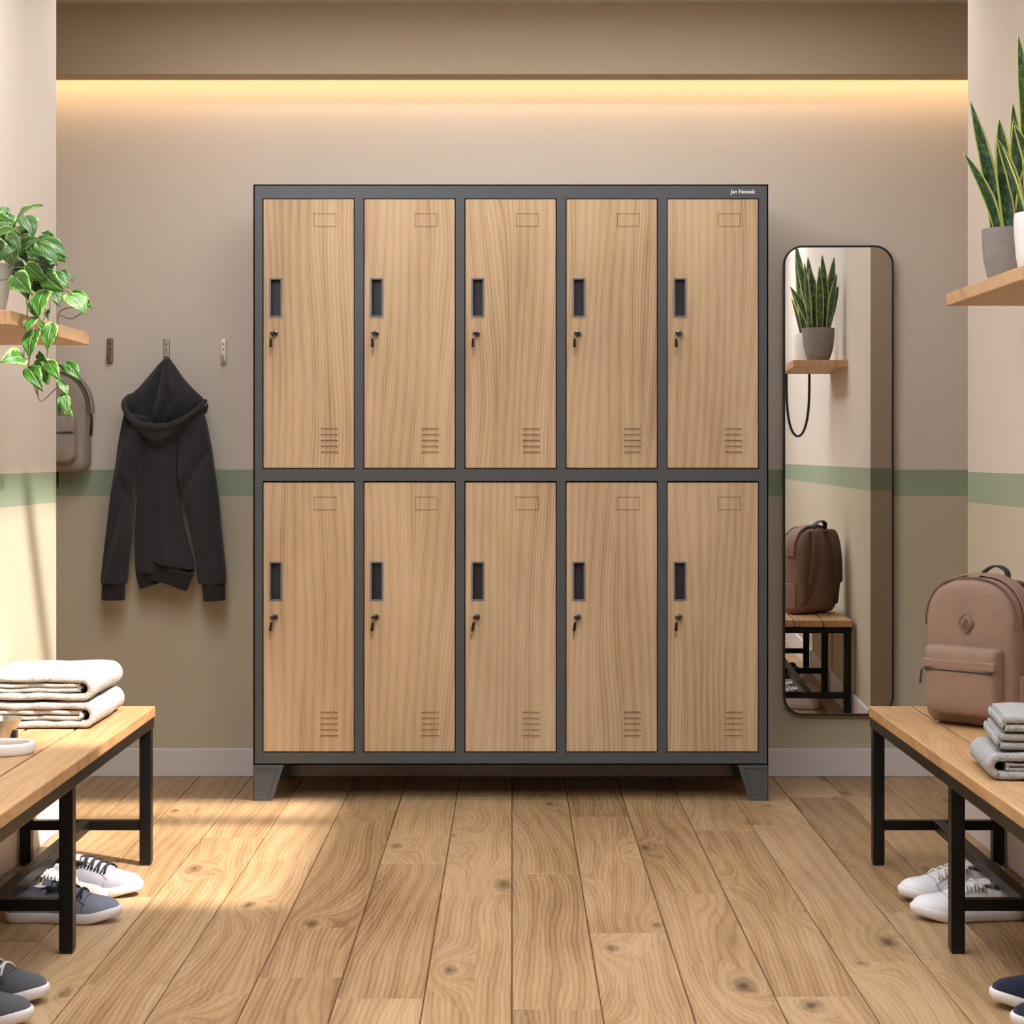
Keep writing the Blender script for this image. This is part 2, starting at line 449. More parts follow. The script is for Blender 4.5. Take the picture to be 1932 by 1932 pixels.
# sun geometry: the roof light throws the patch on the floor at the left
EL = R(50); az = Vector((-0.82, 0.57, 0)).normalized()
SUN = Vector((az.x * math.cos(EL), az.y * math.cos(EL), -math.sin(EL)))
zt = ZC + 0.12; sh = Vector((SUN.x, SUN.y, 0)) * (zt / -SUN.z)
OPEN = (-1.99 - sh.x, -0.52 - sh.x, 4.40 - sh.y, 5.80 - sh.y)
OPEN = (OPEN[0], min(OPEN[1], AX - 0.05), OPEN[2], OPEN[3])
MULL = 5.43 - sh.y
make_room()

# ------------------------------------------------------------------ locker
def relief(mb, xs, zs, depth, y0, mi=0, thick=0.018):
    """rectangular panel facing -y whose cells sit at their own depth (None = hole)"""
    nx, nz = len(xs) - 1, len(zs) - 1
    d = lambda i, j: depth(i, j) if 0 <= i < nx and 0 <= j < nz else thick
    for i in range(nx):
        for j in range(nz):
            k = d(i, j)
            if k is not None:
                y = y0 + k
                mb.add([(xs[i], y, zs[j]), (xs[i + 1], y, zs[j]), (xs[i + 1], y, zs[j + 1]), (xs[i], y, zs[j + 1])], [(0, 1, 2, 3)], mi)
    for i in range(nx + 1):
        for j in range(nz):
            a, b = d(i - 1, j), d(i, j); a = thick if a is None else a; b = thick if b is None else b
            if abs(a - b) > 1e-6:
                mb.add([(xs[i], y0 + a, zs[j]), (xs[i], y0 + b, zs[j]), (xs[i], y0 + b, zs[j + 1]), (xs[i], y0 + a, zs[j + 1])], [(0, 1, 2, 3)], mi)
    for j in range(nz + 1):
        for i in range(nx):
            a, b = d(i, j - 1), d(i, j); a = thick if a is None else a; b = thick if b is None else b
            if abs(a - b) > 1e-6:
                mb.add([(xs[i], y0 + a, zs[j]), (xs[i], y0 + b, zs[j]), (xs[i + 1], y0 + b, zs[j]), (xs[i + 1], y0 + a, zs[j])], [(0, 1, 2, 3)], mi)

def make_locker():
    S = F / 5.754; Y0 = 5.754; Y1 = 6.184
    X = lambda px: (px - 966) / S
    Z = lambda py: CZ - (py - 861) / S
    root = empty('locker', (0, Y0, 0), 'tall anthracite steel locker with ten light oak doors against the back wall', 'locker')
    O = (0, Y0, 0)
    x0, x1 = X(478), X(1449.5); zb, zt_ = Z(1443), Z(348)
    cols = [(497, 667.3), (687.5, 858), (878.2, 1048.8), (1069, 1239.5), (1259.7, 1430)]
    rows = [(376, 883), (909.5, 1418)]
    g = 1.9
    b = MB(); t = 0.0012
    # carcass: sides, top, bottom, back, inner walls
    b.box(x0, x0 + 0.004, Y0, Y1, zb, zt_); b.box(x1 - 0.004, x1, Y0, Y1, zb, zt_)
    b.box(x0, x1, Y0, Y1, zt_ - 0.004, zt_); b.box(x0, x1, Y0, Y1, zb, zb + 0.004); b.box(x0, x1, Y1 - 0.004, Y1, zb, zt_)
    cab = b.build('carcass', M['steel'], root, O)
    f = MB()
    xs = sorted([x0] + [X(c[0] - g) for c in cols] + [X(c[1] + g) for c in cols] + [x1])
    zs = sorted([zb, zt_] + [Z(r[0] - g) for r in rows] + [Z(r[1] + g) for r in rows])
    relief(f, xs, zs, lambda i, j: None if (i % 2 == 1 and j % 2 == 1) else 0.0, Y0, 0, 0.03)
    f.build('front_frame', M['steel'], root, O, bevel=0.0012)
    # seams near the outer posts
    for px in (494.2, 1433):
        sm = MB(); sm.box(X(px) - 0.0004, X(px) + 0.0004, Y0 - 0.0003, Y0 + 0.001, zb, zt_)
        sm.build('post_seam', M['steel'], root, O)
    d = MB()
    d.box(x0 + 0.006, x1 - 0.006, Y0 + 0.0285, Y0 + 0.032, zb + 0.01, zt_ - 0.01)  # dark sheet behind the doors, painted as shade in gaps and handle holes
    d.build('gap_shade_sheet', M['dark'], root, O)
    # door prototype
    w = 170.5 / S; h = 507.5 / S
    def mkdoor():
        m = MB(); q = lambda v: v / S
        hx0, hx1, hz0, hz1 = q(11.5), q(35), h - q(222.5), h - q(149.5)
        cx0, cx1, cz0, cz1 = q(95), q(138), h - q(52.5), h - q(27)
        e = q(1.6)
        vx0, vx1 = q(108), q(140)
        slits = [h - q(432.5 + 11 * k) for k in range(5)]
        xs = sorted([0, w, 0.0016, w - 0.0016, hx0, hx1, cx0, cx0 + e, cx1 - e, cx1, vx0, vx1])
        zs = [0, 0.0016, h - 0.0016, h, hz0, hz1, cz0, cz0 + e, cz1 - e, cz1]
        for s in slits: zs += [s, s - q(2.0)]
        zs = sorted(zs)
        def dep(i, j):
            x = (xs[i] + xs[i + 1]) / 2; z = (zs[j] + zs[j + 1]) / 2
            if hx0 < x < hx1 and hz0 < z < hz1: return None
            if vx0 < x < vx1 and any(s - q(2.0) < z < s for s in slits): return 0.004
            if cx0 < x < cx1 and cz0 < z < cz1 and not (cx0 + e < x < cx1 - e and cz0 + e < z < cz1 - e): return 0.0026
            if x < 0.0016 or x > w - 0.0016 or z < 0.0016 or z > h - 0.0016: return 0.0012
            return 0.0
        relief(m, xs, zs, dep, 0.002)
        door = m.build('door', M['door'], root)
        # handle: lip and hollow cup
        c = MB(); l = 0.0032; dd = 0.002
        for (a, b2, c2, d2) in ((hx0, hx1, hz1 - l, hz1), (hx0, hx1, hz0, hz0 + l), (hx0, hx0 + l, hz0 + l, hz1 - l), (hx1 - l, hx1, hz0 + l, hz1 - l)):
            c.box(a - 0.001, b2 + 0.001, dd - 0.0022, dd + 0.003, c2 - 0.0005, d2 + 0.0005, 1)
        x_, X_, z_, Z_ = hx0 + l, hx1 - l, hz0 + l, hz1 - l
        dp = 0.021
        c.add([(x_, dd, z_), (X_, dd, z_), (X_, dd, Z_), (x_, dd, Z_), (x_ + .001, dd + dp, z_), (X_, dd + dp, z_), (X_, dd + dp, Z_), (x_ + .001, dd + dp, Z_)],
              [(4, 5, 6, 7), (0, 1, 5, 4), (2, 3, 7, 6), (0, 4, 7, 3), (1, 2, 6, 5)], 0)
        hd = c.build('handle', [M['recess'], M['lip']], door)
        lk = MB(); lx, lz = q(22), h - q(254)
        lk.lathe([(0.0, -0.006), (0.0065, -0.006), (0.0085, -0.0045), (0.0095, 0.0), (0.0095, 0.003)], (lx, 0.002, lz), 24, 0, 'y')
        # the key bow sits turned in the cylinder
        lk.box(lx - 0.0015, lx + 0.0015, -0.022, -0.003, lz - 0.006, lz + 0.006, 1)
        lk.box(lx - 0.013, lx - 0.0015, -0.020, -0.006, lz - 0.003, lz + 0.004, 1)
        lk.build('lock', [M['chrome'], M['blackplastic']], door, bevel=0.0006)
        lv = MB()
        for s in slits:
            zc = s - q(2.0)
            lv.add([(vx0, 0.002, zc), (vx1, 0.002, zc), (vx1, 0.0004, zc - 0.0004), (vx0, 0.0004, zc - 0.0004), (vx0, 0.002, zc - 0.0035), (vx1, 0.002, zc - 0.0035)],
                   [(0, 1, 2, 3), (3, 2, 5, 4), (0, 3, 4), (1, 5, 2)])
        lv.build('vent', M['door'], door)
        return door
    proto = mkdoor(); subs = list(proto.children)
    # hanging key prototype (things of their own)
    def mkkey():
        k = empty('key', (0, 0, 0))
        r = MB(); pts = [(0.004 * math.sin(a), -0.001, -0.006 + 0.006 * math.cos(a)) for a in [2 * PI * i / 16 for i in range(17)]]
        r.tube(pts, 0.0006, 6, cap=False); r.build('ring', M['chrome'], k, smooth=True)
        gp = MB(); gp.loft([[(x * wq, y, z) for x, y in ((-1, -0.0035), (1, -0.0035), (1, 0.0), (-1, 0.0))] for z, wq in ((-0.011, 0.003), (-0.014, 0.0036), (-0.035, 0.0045), (-0.037, 0.0038))])
        gp.build('grip', M['blackplastic'], k, bevel=0.0006)
        bl = MB(); bl.loft([[(x * wq, y, z) for x, y in ((-1, -0.0026), (1, -0.0026), (1, -0.0008), (-1, -0.0008))] for z, wq in ((-0.036, 0.0024), (-0.048, 0.0022), (-0.058, 0.0016), (-0.060, 0.0006))])
        bl.build('blade', M['nickel'], k)
        return k
    kproto = mkkey(); kch = list(kproto.children)
    names = ['first', 'second', 'third', 'fourth', 'fifth']
    first = True
    for ri, r in enumerate(rows):
        for ci, c in enumerate(cols):
            if first: dr = proto
            else:
                dr = proto.copy(); col.objects.link(dr); dr.parent = root
                for sb in subs:
                    q = sb.copy(); col.objects.link(q); q.parent = dr
            dr.location = (X(c[0]), 0, Z(r[1]))
            hs = (r[1] - r[0]) / 507.5
            dr.scale = (1, 1, 1)
            if first: k = kproto
            else:
                k = kproto.copy(); col.objects.link(k)
                for sb in kch:
                    q = sb.copy(); col.objects.link(q); q.parent = k
            first = False
            lx = X(c[0] + 22 - 7 + (1 if ri else 0)); lz = Z(r[1]) + h - 254 / S
            k.location = (lx + (0.001 if ri else 0), Y0 - 0.009, lz - 0.004)
            k.rotation_euler = (R(4), R([2, -1, 3, 1, -2][ci] + (6 if ri else 0)), R(20 if ri else 5))
            tag(k, 'small key hanging from the %s lock in the %s locker column from the left' % ('upper' if ri == 0 else 'lower', names[ci]), 'key', 'keys hanging from the locker locks')
    # feet
    for s, xe in ((1, x0), (-1, x1)):
        for yy, nm in ((Y0, 0), (Y1 - 0.04, 1)):
            m = MB(); zf = zb; T = 0.0025
            wt, wb = 57.5 / S, 36 / S
            def poly(e, y, top=0.0):
                return [(xe + s * e, y, e), (xe + s * (wb - e * 1.2), y, e), (xe + s * (wt - e * 1.45), y, zf - e - top), (xe + s * e, y, zf - e - top)]
            A = poly(0, yy); B = poly(0.011, yy); C2 = poly(0.012, yy + 0.003); Dk = poly(0, yy + 0.004)
            n = m.add(A + B + C2 + Dk, [])
            for a in range(4):
                q = (a + 1) % 4
                m.f += [[n + a, n + q, n + 4 + q, n + 4 + a], [n + 4 + a, n + 4 + q, n + 8 + q, n + 8 + a], [n + a, n + q, n + 12 + q, n + 12 + a]]; m.mi += [0, 0, 0]
            m.f += [[n + 8, n + 9, n + 10, n + 11], [n + 12, n + 13, n + 14, n + 15]]; m.mi += [0, 0]
            # return flange along the side
            a, b2 = sorted((xe, xe + s * T))
            m.loft([[(a, yy, 0), (a, yy + 0.036, 0), (a, yy + 0.040, zf), (a, yy, zf)], [(b2, yy, 0), (b2, yy + 0.036, 0), (b2, yy + 0.040, zf), (b2, yy, zf)]])
            m.build('foot', M['steel'], root, O, bevel=0.0006)
    # lettering on the top rail
    cu = bpy.data.curves.new('lettering', 'FONT'); cu.body = 'Jan Nowak'; cu.size = 0.0165; cu.extrude = 0.0003; cu.offset = 0.0002
    cu.align_x = 'LEFT'
    to = bpy.data.objects.new('lettering_tmp', cu); col.objects.link(to)
    bpy.context.view_layer.update()
    me = bpy.data.meshes.new_from_object(to.evaluated_get(bpy.context.evaluated_depsgraph_get()))
    bpy.data.objects.remove(to)
    xs_ = [v.co.x for v in me.vertices]; wd = max(xs_) - min(xs_)
    sc = (47 / S) / wd
    for v in me.vertices:
        v.co = Vector(((v.co.x - min(xs_)) * sc, -v.co.z - 0.0008, v.co.y)) + Vector((X(1378), 0, Z(365)))
    me.materials.clear(); me.materials.append(M['letter'])
    o = bpy.data.objects.new('lettering', me); col.objects.link(o); o.parent = root
    tag(o, label='small white lettering on the top rail')
make_locker()

# ------------------------------------------------------------------ benches
def make_bench(s, label):
    # s = -1 left, +1 right.  front edge x=0.909, wall edge 1.245
    O = (s * 1.08, 3.98, 0)
    root = empty('bench', O, label, 'bench', 'slatted benches along the side walls')
    xf, xb = 0.910, 1.246; y0, y1 = 3.06, 4.892; zt_ = 0.397; th = 0.027
    w = (xb - xf - 2 * 0.006) / 3
    for k in range(3):
        m = MB(); a = xf + k * (w + 0.006); b = a + w
        X0, X1 = sorted((s * a, s * b))
        m.box(X0, X1, y0, y1, zt_ - th, zt_)
        m.build('seat_plank', M['bench'], root, O, bevel=0.003)
    fr = MB(); t = 0.03; zt2 = zt_ - th; zb = zt2 - 0.026
    def bx(mb, a, b, c, d, e, f):
        X0, X1 = sorted((s * a, s * b)); mb.box(X0, X1, c, d, e, f)
    bx(fr, xf + 0.002, xf + t, y0 + 0.004, y1 - 0.004, zb, zt2); bx(fr, xb - t, xb - 0.002, y0 + 0.004, y1 - 0.004, zb, zt2)
    for y in (3.12, 3.98, 4.84): bx(fr, xf + t, xb - t, y, y + t, zb, zt2)
    fr.build('frame', M['blacksteel'], root, O, bevel=0.0015)
    for y in (3.12, 3.98, 4.84):
        for a, b in ((xf + 0.002, xf + 0.031), (xb - 0.031, xb - 0.002)):
            m = MB(); bx(m, a, b, y, y + t, 0.006, zb + 0.002); lg = m.build('leg', M['blacksteel'], root, O, bevel=0.0015)
            fp = MB(); bx(fp, a + 0.002, b - 0.002, y + 0.002, y + t - 0.002, 0.0, 0.007); fp.build('foot_pad', M['blackplastic'], lg)
            fp_o = lg.children[0]
            for v in fp_o.data.vertices: v.co -= Vector(O)
        m = MB(); bx(m, xf + 0.031, xb - 0.031, y + 0.003, y + 0.027, 0.089, 0.113); m.build('crossbar', M['blacksteel'], root, O, bevel=0.001)
    m = MB(); bx(m, 1.066, 1.094, 3.15, 4.842, 0.089, 0.113)
    m.build('stretcher', M['blacksteel'], root, O, bevel=0.001)
    return root
make_bench(-1, 'oak plank bench with black steel legs along the left wall, under the white towels')
make_bench(1, 'oak plank bench with black steel legs along the right wall, under the taupe backpack')

# ------------------------------------------------------------------ wall shelves
def make_shelf(s, zb, th, xf, y0, y1, label):
    O = (s * 1.15, (y0 + y1) / 2, zb)
    m = MB(); a, b = sorted((s * xf, s * WX)); m.box(a, b, y0, y1, zb, zb + th)
    o = m.build('wall_shelf', M['shelf'], None, O, bevel=0.0015)
    tag(o, label, 'shelf', 'floating oak wall shelves')
make_shelf(-1, 1.301, 0.029, 1.015, 3.88, 4.60, 'floating oak shelf on the left wall carrying the trailing pothos')
make_shelf(1, 1.395, 0.029, 1.042, 3.92, 4.60, 'floating oak shelf on the right wall carrying two snake plants')
def make_loop():
    m = MB(); y = 3.93; O = (1.118, y, 1.395)
    x0, x1, zt_, zb = 1.070, 1.170, 1.396, 1.122
    pts = []
    for i in range(33):
        t = i / 32; a = PI * t
        xx = lerp(x0, x1, 0.5 - 0.5 * math.cos(a)); zz = zt_ - (zt_ - zb) * math.sin(a) ** 0.62
        pts.append(Vector((xx, y, zz)))
    rings = []
    for i, p in enumerate(pts):
        t = (pts[min(i + 1, 32)] - pts[max(i - 1, 0)]).normalized(); n = Vector((-t.z, 0, t.x))
        hw = 0.011; ht = 0.0048
        rings.append([p + n * ht + Vector((0, -hw, 0)), p - n * ht + Vector((0, -hw, 0)), p - n * ht + Vector((0, hw, 0)), p + n * ht + Vector((0, hw, 0))])
    m.loft(rings)
    o = m.build('strap_loop', M['webbing'], None, O, smooth=True)
    tag(o, 'black strap loop hanging under the right wall shelf, seen in the mirror', 'strap')
make_loop()

# ------------------------------------------------------------------ mirror
def make_mirror():
    S = F / 6.17
    x0, x1 = (1479 - 966) / S, (1686 - 966) / S
    zt_, zb = CZ + (861 - 463) / S, CZ - (1350 - 861) / S
    O = Vector(((x0 + x1) / 2, 6.180, zb))
    root = empty('wall_mirror', O, 'tall rounded rectangular mirror with a thin black frame on the back wall', 'mirror')
    W = (x1 - x0) / 2; H = zt_ - zb; r = 0.062
    def outline(e, n=14):
        pts = []
        rr = r - e
        for cx, cz, a0 in ((W - r, r, -90), (W - r, H - r, 0), (-W + r, H - r, 90), (-W + r, r, 180)):
            for k in range(n + 1):
                a = R(a0 + 90 * k / n); pts.append((cx + rr * math.cos(a), cz + rr * math.sin(a)))
        return pts
    f = MB(); o_, i_ = outline(0), outline(0.0055); n = len(o_)
    rings = [[(x, y, z) for x, z in pl] for pl, y in ((o_, 0.012), (o_, -0.010), (i_, -0.010), (i_, 0.012), (o_, 0.012))]
    f.loft(rings, cap=False)
    f.build('frame', M['frameblack'], root)
    g = MB(); gp = outline(0.0054)
    g.add([(x, -0.004, z) for x, z in gp], [list(range(n))]); g.build('glass', M['mirror'], root)
    root.rotation_euler = (0, 0, -THETA)
    return root
THETA = 0.030
make_mirror()

# ------------------------------------------------------------------ hooks
def make_hook(px, top, bot, mat, label, D=6.2):
    S = F / D; x = (px - 966) / S; zt_ = CZ - (top - 861) / S; zb = CZ - (bot - 861) / S
    root = empty('wall_hook', (x, D, zb), label, 'hook', 'metal wall hooks on the back wall')
    m = MB(); hw = 0.0105; H = zt_ - zb
    m.box(-hw, hw, -0.008, 0.0, 0.0, H); m.build('back_plate', mat, root, bevel=0.004, seg=3)
    a = MB(); a.tube([(0, -0.004, 0.012), (0, -0.018, 0.008), (0, -0.030, 0.010), (0, -0.036, 0.020), (0, -0.037, 0.030)], [0.006, 0.006, 0.0058, 0.0055, 0.005], 10)
    a.build('peg', mat, root, smooth=True)
    sc = MB()
    for z in (H * 0.78, H * 0.55): sc.lathe([(0, -0.0095), (0.0025, -0.0095), (0.003, -0.008)], (0, 0, z), 12, 0, 'y')
    sc.build('screw', M['chrome'], root)
    return root
make_hook(208, 638, 686, M['bronze'], 'empty wall hook of darker metal, left of the hooded jacket')
make_hook(314.5, 638, 690, M['nickel'], 'metal wall hook carrying the charcoal hooded jacket')
make_hook(422, 639, 686, M['hookwhite'], 'empty pale metal wall hook between the hooded jacket and the locker')

# ------------------------------------------------------------------ hooded jacket
def make_hoodie():
    D0 = 6.09
    ZX = lambda x: 150 + x / 3.22
    ZY = lambda y: 600 + y / 3.22
    W = lambda x, y, d=0.0: P(ZX(x), ZY(y), D0) + Vector((0, d, 0))
    O = Vector((P(314, 0, 6.1).x, 6.12, 1.33))
    root = empty('hooded_jacket', O, 'charcoal grey hooded sweatshirt hanging from the middle wall hook', 'jacket')
    def pillow(left, right, depth, fold, rows=60, nseg=28, yc=0.02, closeend=True):
        """lofted garment piece between two edge polylines; fold(u,v) pushes the front surface"""
        L = resample(catmull([W(*p) for p in left]), rows); Rr = resample(catmull([W(*p) for p in right]), rows)
        m = MB(); rings = []
        for i in range(rows):
            v = i / (rows - 1); l, r = L[i], Rr[i]; c = (l + r) / 2; h = (r - l) / 2
            ring = []
            dp = depth(v)
            for k in range(nseg):
                a = 2 * PI * k / nseg
                u = math.cos(a); w = math.sin(a)
                pt = c + h * u + Vector((0, yc, 0))
                wy = math.copysign(abs(w) ** 0.8, w)
                if w > 0: pt.y -= dp * wy + 2.0 * fold(u, v) * min(1, w * 1.6)
                else: pt.y -= dp * 0.5 * wy
                pt.y = min(pt.y, 6.194)
                nn = mnoise.noise(Vector((pt.x * 14, pt.z * 7, v))) * 0.004
                pt.y -= nn
                ring.append(pt)
            rings.append(ring)
        m.loft(rings); return m
    # torso: back layer (left part) and overlapping front layer (right part)
    def fold_t(u, v):
        return (0.016 * math.exp(-((u - 0.28 - 0.12 * v) / 0.26) ** 2) * ss(0, .3, v) - 0.012 * math.exp(-((u + 0.12) / 0.07) ** 2)
                - 0.012 * math.exp(-((u - 0.64 + 0.1 * v) / 0.07) ** 2) + 0.006 * math.exp(-((u + 0.5) / 0.2) ** 2))
    m = pillow([(345, 560), (380, 760), (355, 950), (335, 1100), (325, 1300), (325, 1500), (333, 1560)],
               [(700, 560), (640, 760), (600, 950), (600, 1100), (640, 1300), (690, 1480), (690, 1556)], lambda v: 0.040 * ss(-0.1, 0.3, v) + 0.006, fold_t, yc=0.03)
    m.build('torso', M['hoodie'], root, O, smooth=True, angle=180, subsurf=1)
    # overlapping front panel, lifting away at its left edge
    m = pillow([(500, 760), (480, 1000), (455, 1250), (443, 1400), (440, 1488)], [(590, 760), (590, 950), (600, 1150), (640, 1330), (700, 1535)],
               lambda v: 0.020 + 0.012 * v, lambda u, v: 0.010 * math.exp(-((u + 0.2) / 0.35) ** 2) * v, yc=-0.012 + 0.006)
    m.build('front_panel', M['hoodie'], root, O, smooth=True, angle=180, subsurf=1)
    hm = pillow([(331, 1548), (340, 1600), (355, 1654)], [(500, 1556), (500, 1580), (496, 1606)], lambda v: 0.034, lambda u, v: 0, rows=12, yc=0.03)
    # slanting lower edge
    hm.build('hem_band', M['rib'], root, O, smooth=True, angle=60)
    L = [(440, 1482), (436, 1530), (432, 1590)]
    hm = MB(); rows = 14; cols_ = 26; rr = []
    top = resample(catmull([W(x, y) for x, y in ((440, 1482), (520, 1500), (600, 1530), (660, 1552), (697, 1548))]), cols_)
    bot = resample(catmull([W(x, y) for x, y in ((433, 1590), (490, 1600), (560, 1622), (620, 1648), (652, 1658))]), cols_)
    for i in range(rows):
        v = i / (rows - 1); fr_ = []; bk = []
        for k in range(cols_):
            u = k / (cols_ - 1); pt = top[k].lerp(bot[k], v); bulge = 0.034 * math.sin(PI * (0.12 + 0.76 * u)) ** 0.6
            fr_.append(pt + Vector((0, -bulge + 0.006, 0))); bk.append(pt + Vector((0, 0.012, 0)))
        rr.append(fr_ + bk[::-1])
    hm.loft(rr); hm.build('hem_band', M['rib'], root, O, smooth=True, angle=60)
    # sleeves
    def fold_l(u, v):
        return 0.010 * math.exp(-((u - 0.35) / 0.18) ** 2) * math.sin(v * 7) ** 2 - 0.009 * math.exp(-((v - 0.42 - 0.1 * u) / 0.03) ** 2) + 0.006 * math.sin(u * 4 + v * 9)
    m = pillow([(272, 560), (262, 600), (238, 720), (212, 900), (185, 1080), (160, 1300), (140, 1450), (122, 1600), (128, 1622)],
               [(430, 600), (420, 690), (385, 820), (352, 960), (332, 1080), (322, 1280), (300, 1480), (290, 1600), (282, 1622)],
               lambda v: 0.042 + 0.006 * math.sin(v * PI), fold_l, yc=0.012)
    sl = m.build('sleeve', M['hoodie'], root, O, smooth=True, angle=180, subsurf=1)
    m = pillow([(134, 1606), (130, 1660), (130, 1714)], [(272, 1606), (274, 1660), (272, 1714)], lambda v: 0.034, lambda u, v: 0.0008 * math.sin(u * 60), rows=10, nseg=64, yc=0.012)
    c = m.build('cuff', M['rib'], sl, smooth=True, angle=60, origin=O)
    m = pillow([(600, 620), (605, 760), (595, 900), (600, 1000), (635, 1150), (668, 1300), (700, 1480), (716, 1600), (724, 1624)],
               [(742, 560), (765, 610), (800, 780), (822, 930), (845, 1100), (862, 1300), (882, 1480), (890, 1596), (884, 1620)],
               lambda v: 0.044 + 0.006 * math.sin(v * PI), lambda u, v: 0.008 * math.exp(-((u + 0.4) / 0.2) ** 2) * math.sin(v * 6) ** 2 + 0.005 * math.sin(u * 3 - v * 8) - 0.008 * math.exp(-((v - 0.33 + 0.12 * u) / 0.03) ** 2), yc=0.012)
    sl = m.build('sleeve', M['hoodie'], root, O, smooth=True, angle=180, subsurf=1)
    m = pillow([(740, 1608), (745, 1660), (750, 1724)], [(882, 1606), (884, 1660), (884, 1714)], lambda v: 0.034, lambda u, v: 0.0008 * math.sin(u * 60), rows=10, nseg=64, yc=0.012)
    m.build('cuff', M['rib'], sl, smooth=True, angle=60, origin=O)
    # hood: gathered cone above the rim
    def fold_h(u, v):
        k = ss(0.02, 0.35, v)
        return k * 0.8 * (0.006 * math.sin(u * 8 + 1.5 * v) * (1 - u * u) - 0.020 * math.exp(-((u - 0.10 + 0.05 * v) / 0.10) ** 2) - 0.013 * math.exp(-((u + 0.22 + 0.08 * v) / 0.11) ** 2) + 0.012 * math.exp(-((u + 0.06) / 0.12) ** 2) + 0.010 * math.exp(-((u - 0.36) / 0.18) ** 2))
        return k * (0.020 * math.exp(-((u - 0.0) / 0.09) ** 2) - 0.026 * math.exp(-((u - 0.13) / 0.05) ** 2) + 0.016 * math.exp(-((u - 0.30) / 0.12) ** 2)
                    - 0.014 * math.exp(-((u + 0.16) / 0.05) ** 2) + 0.010 * math.exp(-((u + 0.33) / 0.1) ** 2) - 0.008 * math.exp(-((u + 0.5) / 0.06) ** 2))
    m = pillow([(512, 246), (470, 290), (420, 350), (360, 420), (300, 480), (282, 560), (340, 640), (420, 668)],
               [(546, 246), (580, 290), (628, 360), (690, 430), (752, 492), (745, 540), (660, 610), (560, 655)],
               lambda v: 0.012 + 0.034 * math.sin(PI * min(1, v * 1.15)) ** 0.8, fold_h, rows=70, nseg=72, yc=0.008)
    hd = m.build('hood', M['hoodie'], root, O, smooth=True, angle=180, subsurf=1)
    # rolled rim
    rim = [(772, 500, -0.01), (740, 545, -0.035), (690, 592, -0.052), (620, 634, -0.062), (545, 660, -0.066), (470, 664, -0.066), (390, 650, -0.060), (330, 610, -0.05), (292, 560, -0.035), (276, 520, -0.015), (290, 482, 0.01), (325, 466, 0.02)]
    pts = resample(catmull([W(x, y, d) for x, y, d in rim]), 70)
    m = MB(); rad = [0.0075 + 0.0035 * math.sin(PI * i / 69) for i in range(70)]
    rad[0] = 0.005; m.tube(pts, rad, 14, flat=1.0, up=(0, 1, 0)); 
    m.build('hood_rim', M['hoodie'], hd, O, smooth=True, angle=180)
    # turned-out lower bowl of the hood
    top = resample(catmull([W(x, y, d) for x, y, d in ((268, 505, 0.0), (276, 560, -0.022), (315, 620, -0.044), (390, 660, -0.056), (470, 674, -0.062), (545, 670, -0.062), (620, 645, -0.058), (690, 604, -0.048), (745, 556, -0.032), (786, 512, -0.005))]), 50)
    bot = resample(catmull([W(x, y, d) for x, y, d in ((282, 560, 0.03), (305, 620, 0.01), (355, 680, -0.012), (420, 740, -0.024), (485, 782, -0.030), (540, 756, -0.028), (610, 700, -0.022), (665, 650, -0.012), (715, 610, 0.0), (765, 572, 0.03))]), 50)
    m = MB(); rings = []
    for k in range(50):
        u = k / 49; ring = []
        for j in range(14):
            v = j / 13; pt = top[k].lerp(bot[k], v); pt = pt + Vector((0, -0.020 * math.sin(PI * v) * math.sin(PI * u) ** 0.5 - 0.004 * math.sin(v * 9 + u * 3), 0)); ring.append(pt)
        for j in range(13, -1, -1):
            v = j / 13; pt = top[k].lerp(bot[k], v) + Vector((0, 0.012, 0)); ring.append(pt)
        rings.append(ring)
    m.loft(rings); m.build('hood_fold', M['hoodie'], hd, O, smooth=True, angle=180, subsurf=1)
    # hanging loop over the hook
    m = MB(); pk = P(314.5, 683, 6.17)
    pts = [Vector((pk.x + 0.010 * math.cos(a), 6.165, pk.z + 0.002 + 0.014 * math.sin(a))) for a in [2 * PI * i / 20 for i in range(21)]]
    m.tube(pts, 0.0022, 6, cap=False); m.build('hanging_loop', M['webbing'], root, O, smooth=True)
make_hoodie()

# ------------------------------------------------------------------ backpacks
def arch(w, h, rb=0.03, rt=None, n=14):
    """outline: flat bottom with rounded corners, arched top"""
    rt = rt or w * 0.5; hw = w / 2; pts = []
    for k in range(n + 1):
        a = R(-90 + 90 * k / n); pts.append((hw - rb + rb * math.cos(a), rb + rb * math.sin(a)))
    ht = rt * 0.95
    for k in range(2 * n + 1):
        a = PI * k / (2 * n)
        pts.append((math.copysign(abs(math.cos(a)) ** 0.8, math.cos(a)) * hw, h - ht + ht * math.sin(a) ** 0.85 if math.sin(a) > 0 else h - ht))
    for k in range(n + 1):
        a = R(180 + 90 * k / n); pts.append((-hw + rb + rb * math.cos(a), rb + rb * math.sin(a)))
    return pts
def puff(mb, outline, prof, cx=0, cz=None, mi=0, wob=0.0, seed=0):
    """extrude an x-z outline in y; prof = list of (inset, y)"""
    zs = [p[1] for p in outline]; cz = cz if cz is not None else (min(zs) + max(zs)) / 2
    W2 = max(abs(p[0]) for p in outline); H2 = (max(zs) - min(zs)) / 2
    rings = []
    for ins, y in prof:
        ring = []
        for x, z in outline:
            fx = 1 - ins / W2; fz = 1 - ins / H2
            xx = cx + x * fx; zz = cz + (z - cz) * fz
            nn = mnoise.noise(Vector((xx * 12 + seed, y * 20, zz * 9))) * wob
            ring.append((xx * (1 + nn * 0.6), y + nn * 0.5 * W2, zz + nn * 0.15 * W2))
        rings.append(ring)
    mb.loft(rings)
